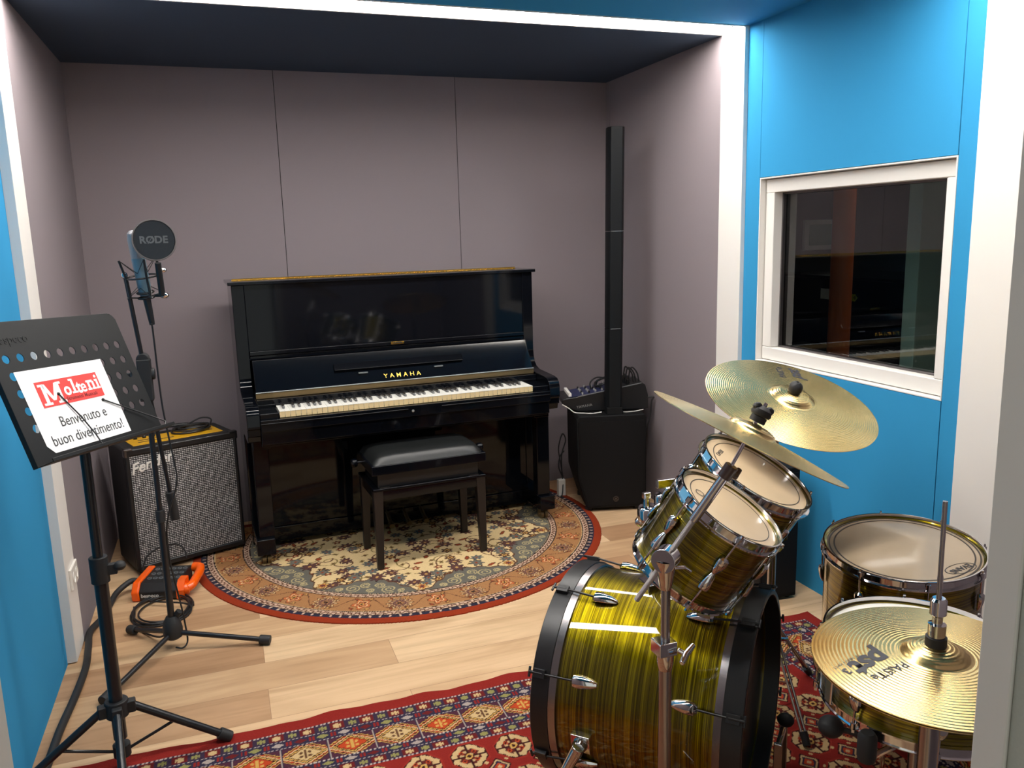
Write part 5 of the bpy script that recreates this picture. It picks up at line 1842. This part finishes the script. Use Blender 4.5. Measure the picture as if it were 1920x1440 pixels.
# ride stand
rs = thing('cymbal_stand', 'straight chrome cymbal stand under the big ride cymbal', 'cymbal stand', (.752, -2.505, .007))
rl = W2L(rs)
G().cyl((0, 0, .06), (0, 0, .55), .0125, seg=20).obj('lower_tube', 'chrome_s', rs)
G().cyl((0, 0, .53), (0, 0, .90), .0095, seg=20).obj('upper_tube', 'chrome_s', rs)
g = G(); g.cyl((0, 0, .53), (0, 0, .57), .018, seg=18); g.box(.0, .05, -.006, .006, .54, .56); g.obj('tube_clamp', 'chrome', rs)
rt_ = rl(RC - RN * .03)
g = G(); g.cyl((0, 0, .895), rt_, .011, seg=14); g.cyl(rt_ - Vector((0, 0, .0)), rl(RC + RN * .055), .0038, seg=10); g.obj('cymbal_rod', 'chrome', rs)
MR = Matrix.Translation(rl(RC)) @ frame(RN).to_4x4()
g = G(); g.lathe([(.004, .034), (.017, .035), (.020, .042), (.020, .054), (.016, .062), (.008, .068), (.004, .068)], 14, M4=MR, closed=True)
g.obj('wing_nut', 'rubber', rs)
tripod(rs, 0, 0, .27, .24, .08, 20)
g = G(); g.cyl((0, 0, .24), (0, 0, .30), .018, seg=18); g.tube([(.0, -.01, .215), (.02, -.03, .225), (.045, -.03, .22)], .006, 8); g.obj('leg_collar', 'chrome', rs)

# hi-hat stand
hs = thing('hi_hat_stand', 'chrome hi-hat stand with tall rod and clutch at the right edge', 'hi-hat stand', (.195, -3.620, .007))
hl = W2L(hs)
G().cyl((0, 0, .05), (0, 0, .740), .0150, seg=22).obj('lower_tube', 'chrome_s', hs)
G().cyl((0, 0, .73), (0, 0, .815), .0085, seg=18).obj('upper_tube', 'chrome', hs)
ztop = .836
G().cyl((0, 0, .70), (-.006, -.004, 1.095), .0036, seg=12).obj('pull_rod', 'chrome_s', hs)
g = G()
g.lathe([(.004, ztop + .040), (.0125, ztop + .040), (.013, ztop + .062), (.004, ztop + .064)], 20, closed=True)
g.lathe([(.004, ztop + .062), (.0075, ztop + .062), (.0075, ztop + .074), (.012, ztop + .078), (.012, ztop + .100), (.009, ztop + .104), (.004, ztop + .104)], 20, closed=True)
g.tube([(.008, .006, ztop + .096), (.014, .012, ztop + .104), (.022, .020, ztop + .125), (.024, .022, ztop + .132)], [.004, .0035, .0045, .003], 8)
g.obj('clutch', 'chrome', hs)
g = G(); g.lathe([(.004, ztop + .026), (.0155, ztop + .026), (.0155, ztop + .041), (.004, ztop + .041)], 20, closed=True); g.obj('felt_washer', 'rubber', hs)
g = G(); g.lathe([(.004, .800), (.018, .800), (.022, .808), (.022, .814), (.004, .814)], 20, closed=True); g.obj('cymbal_seat', 'rubber', hs)
tripod(hs, 0, 0, .26, .19, .07, 200)
g = G(); g.box(-.045, .045, -.12, .14, .0, .007); g.obj('footplate', 'chrome_s', hs, bevel=0.002)
g = G(); g.cyl((0, 0, .0), (0, 0, .06), .02, seg=16); g.obj('frame_base', 'chrome_s', hs)

# snare stand
ss = thing('snare_stand', 'chrome snare stand with black rubber grips below the snare', 'snare stand', (.439, -3.372, .007))
G().cyl((0, 0, .06), (0, 0, .50), .0125, seg=18).obj('centre_tube', 'chrome_s', ss)
g = G(); g.ball((0, 0, .50), .024, 14); g.obj('basket_hub', 'chrome', ss)
for k in range(3):
    a = R(200 + 120 * k); d = Vector((math.cos(a), math.sin(a), 0))
    pz = .556
    g = G(); g.tube([Vector((0, 0, .50)) + d * .015, d * .10 + Vector((0, 0, .515)), d * .192 + Vector((0, 0, .535)), d * .200 + Vector((0, 0, .575))], .0065, 10)
    ar = g.obj('basket_arm', 'chrome', ss)
    g = G(); g.lathe([(0, -.02), (.015, -.02), (.017, -.01), (.017, .028), (.012, .036), (0, .036)], 16, M4=Matrix.Translation(d * .203 + Vector((0, 0, .556)))); g.obj('rubber_grip', 'rubber', ar)
g = G(); g.tube([(-.01, .005, .475), (-.07, .05, .478), (-.105, .085, .482)], .006, 8); g.ball((-.122, .100, .484), .026, 16, (1, 1, .85))
g.obj('adjusting_knob', 'rubber', ss)
tripod(ss, 0, 0, .25, .20, .08, 100)
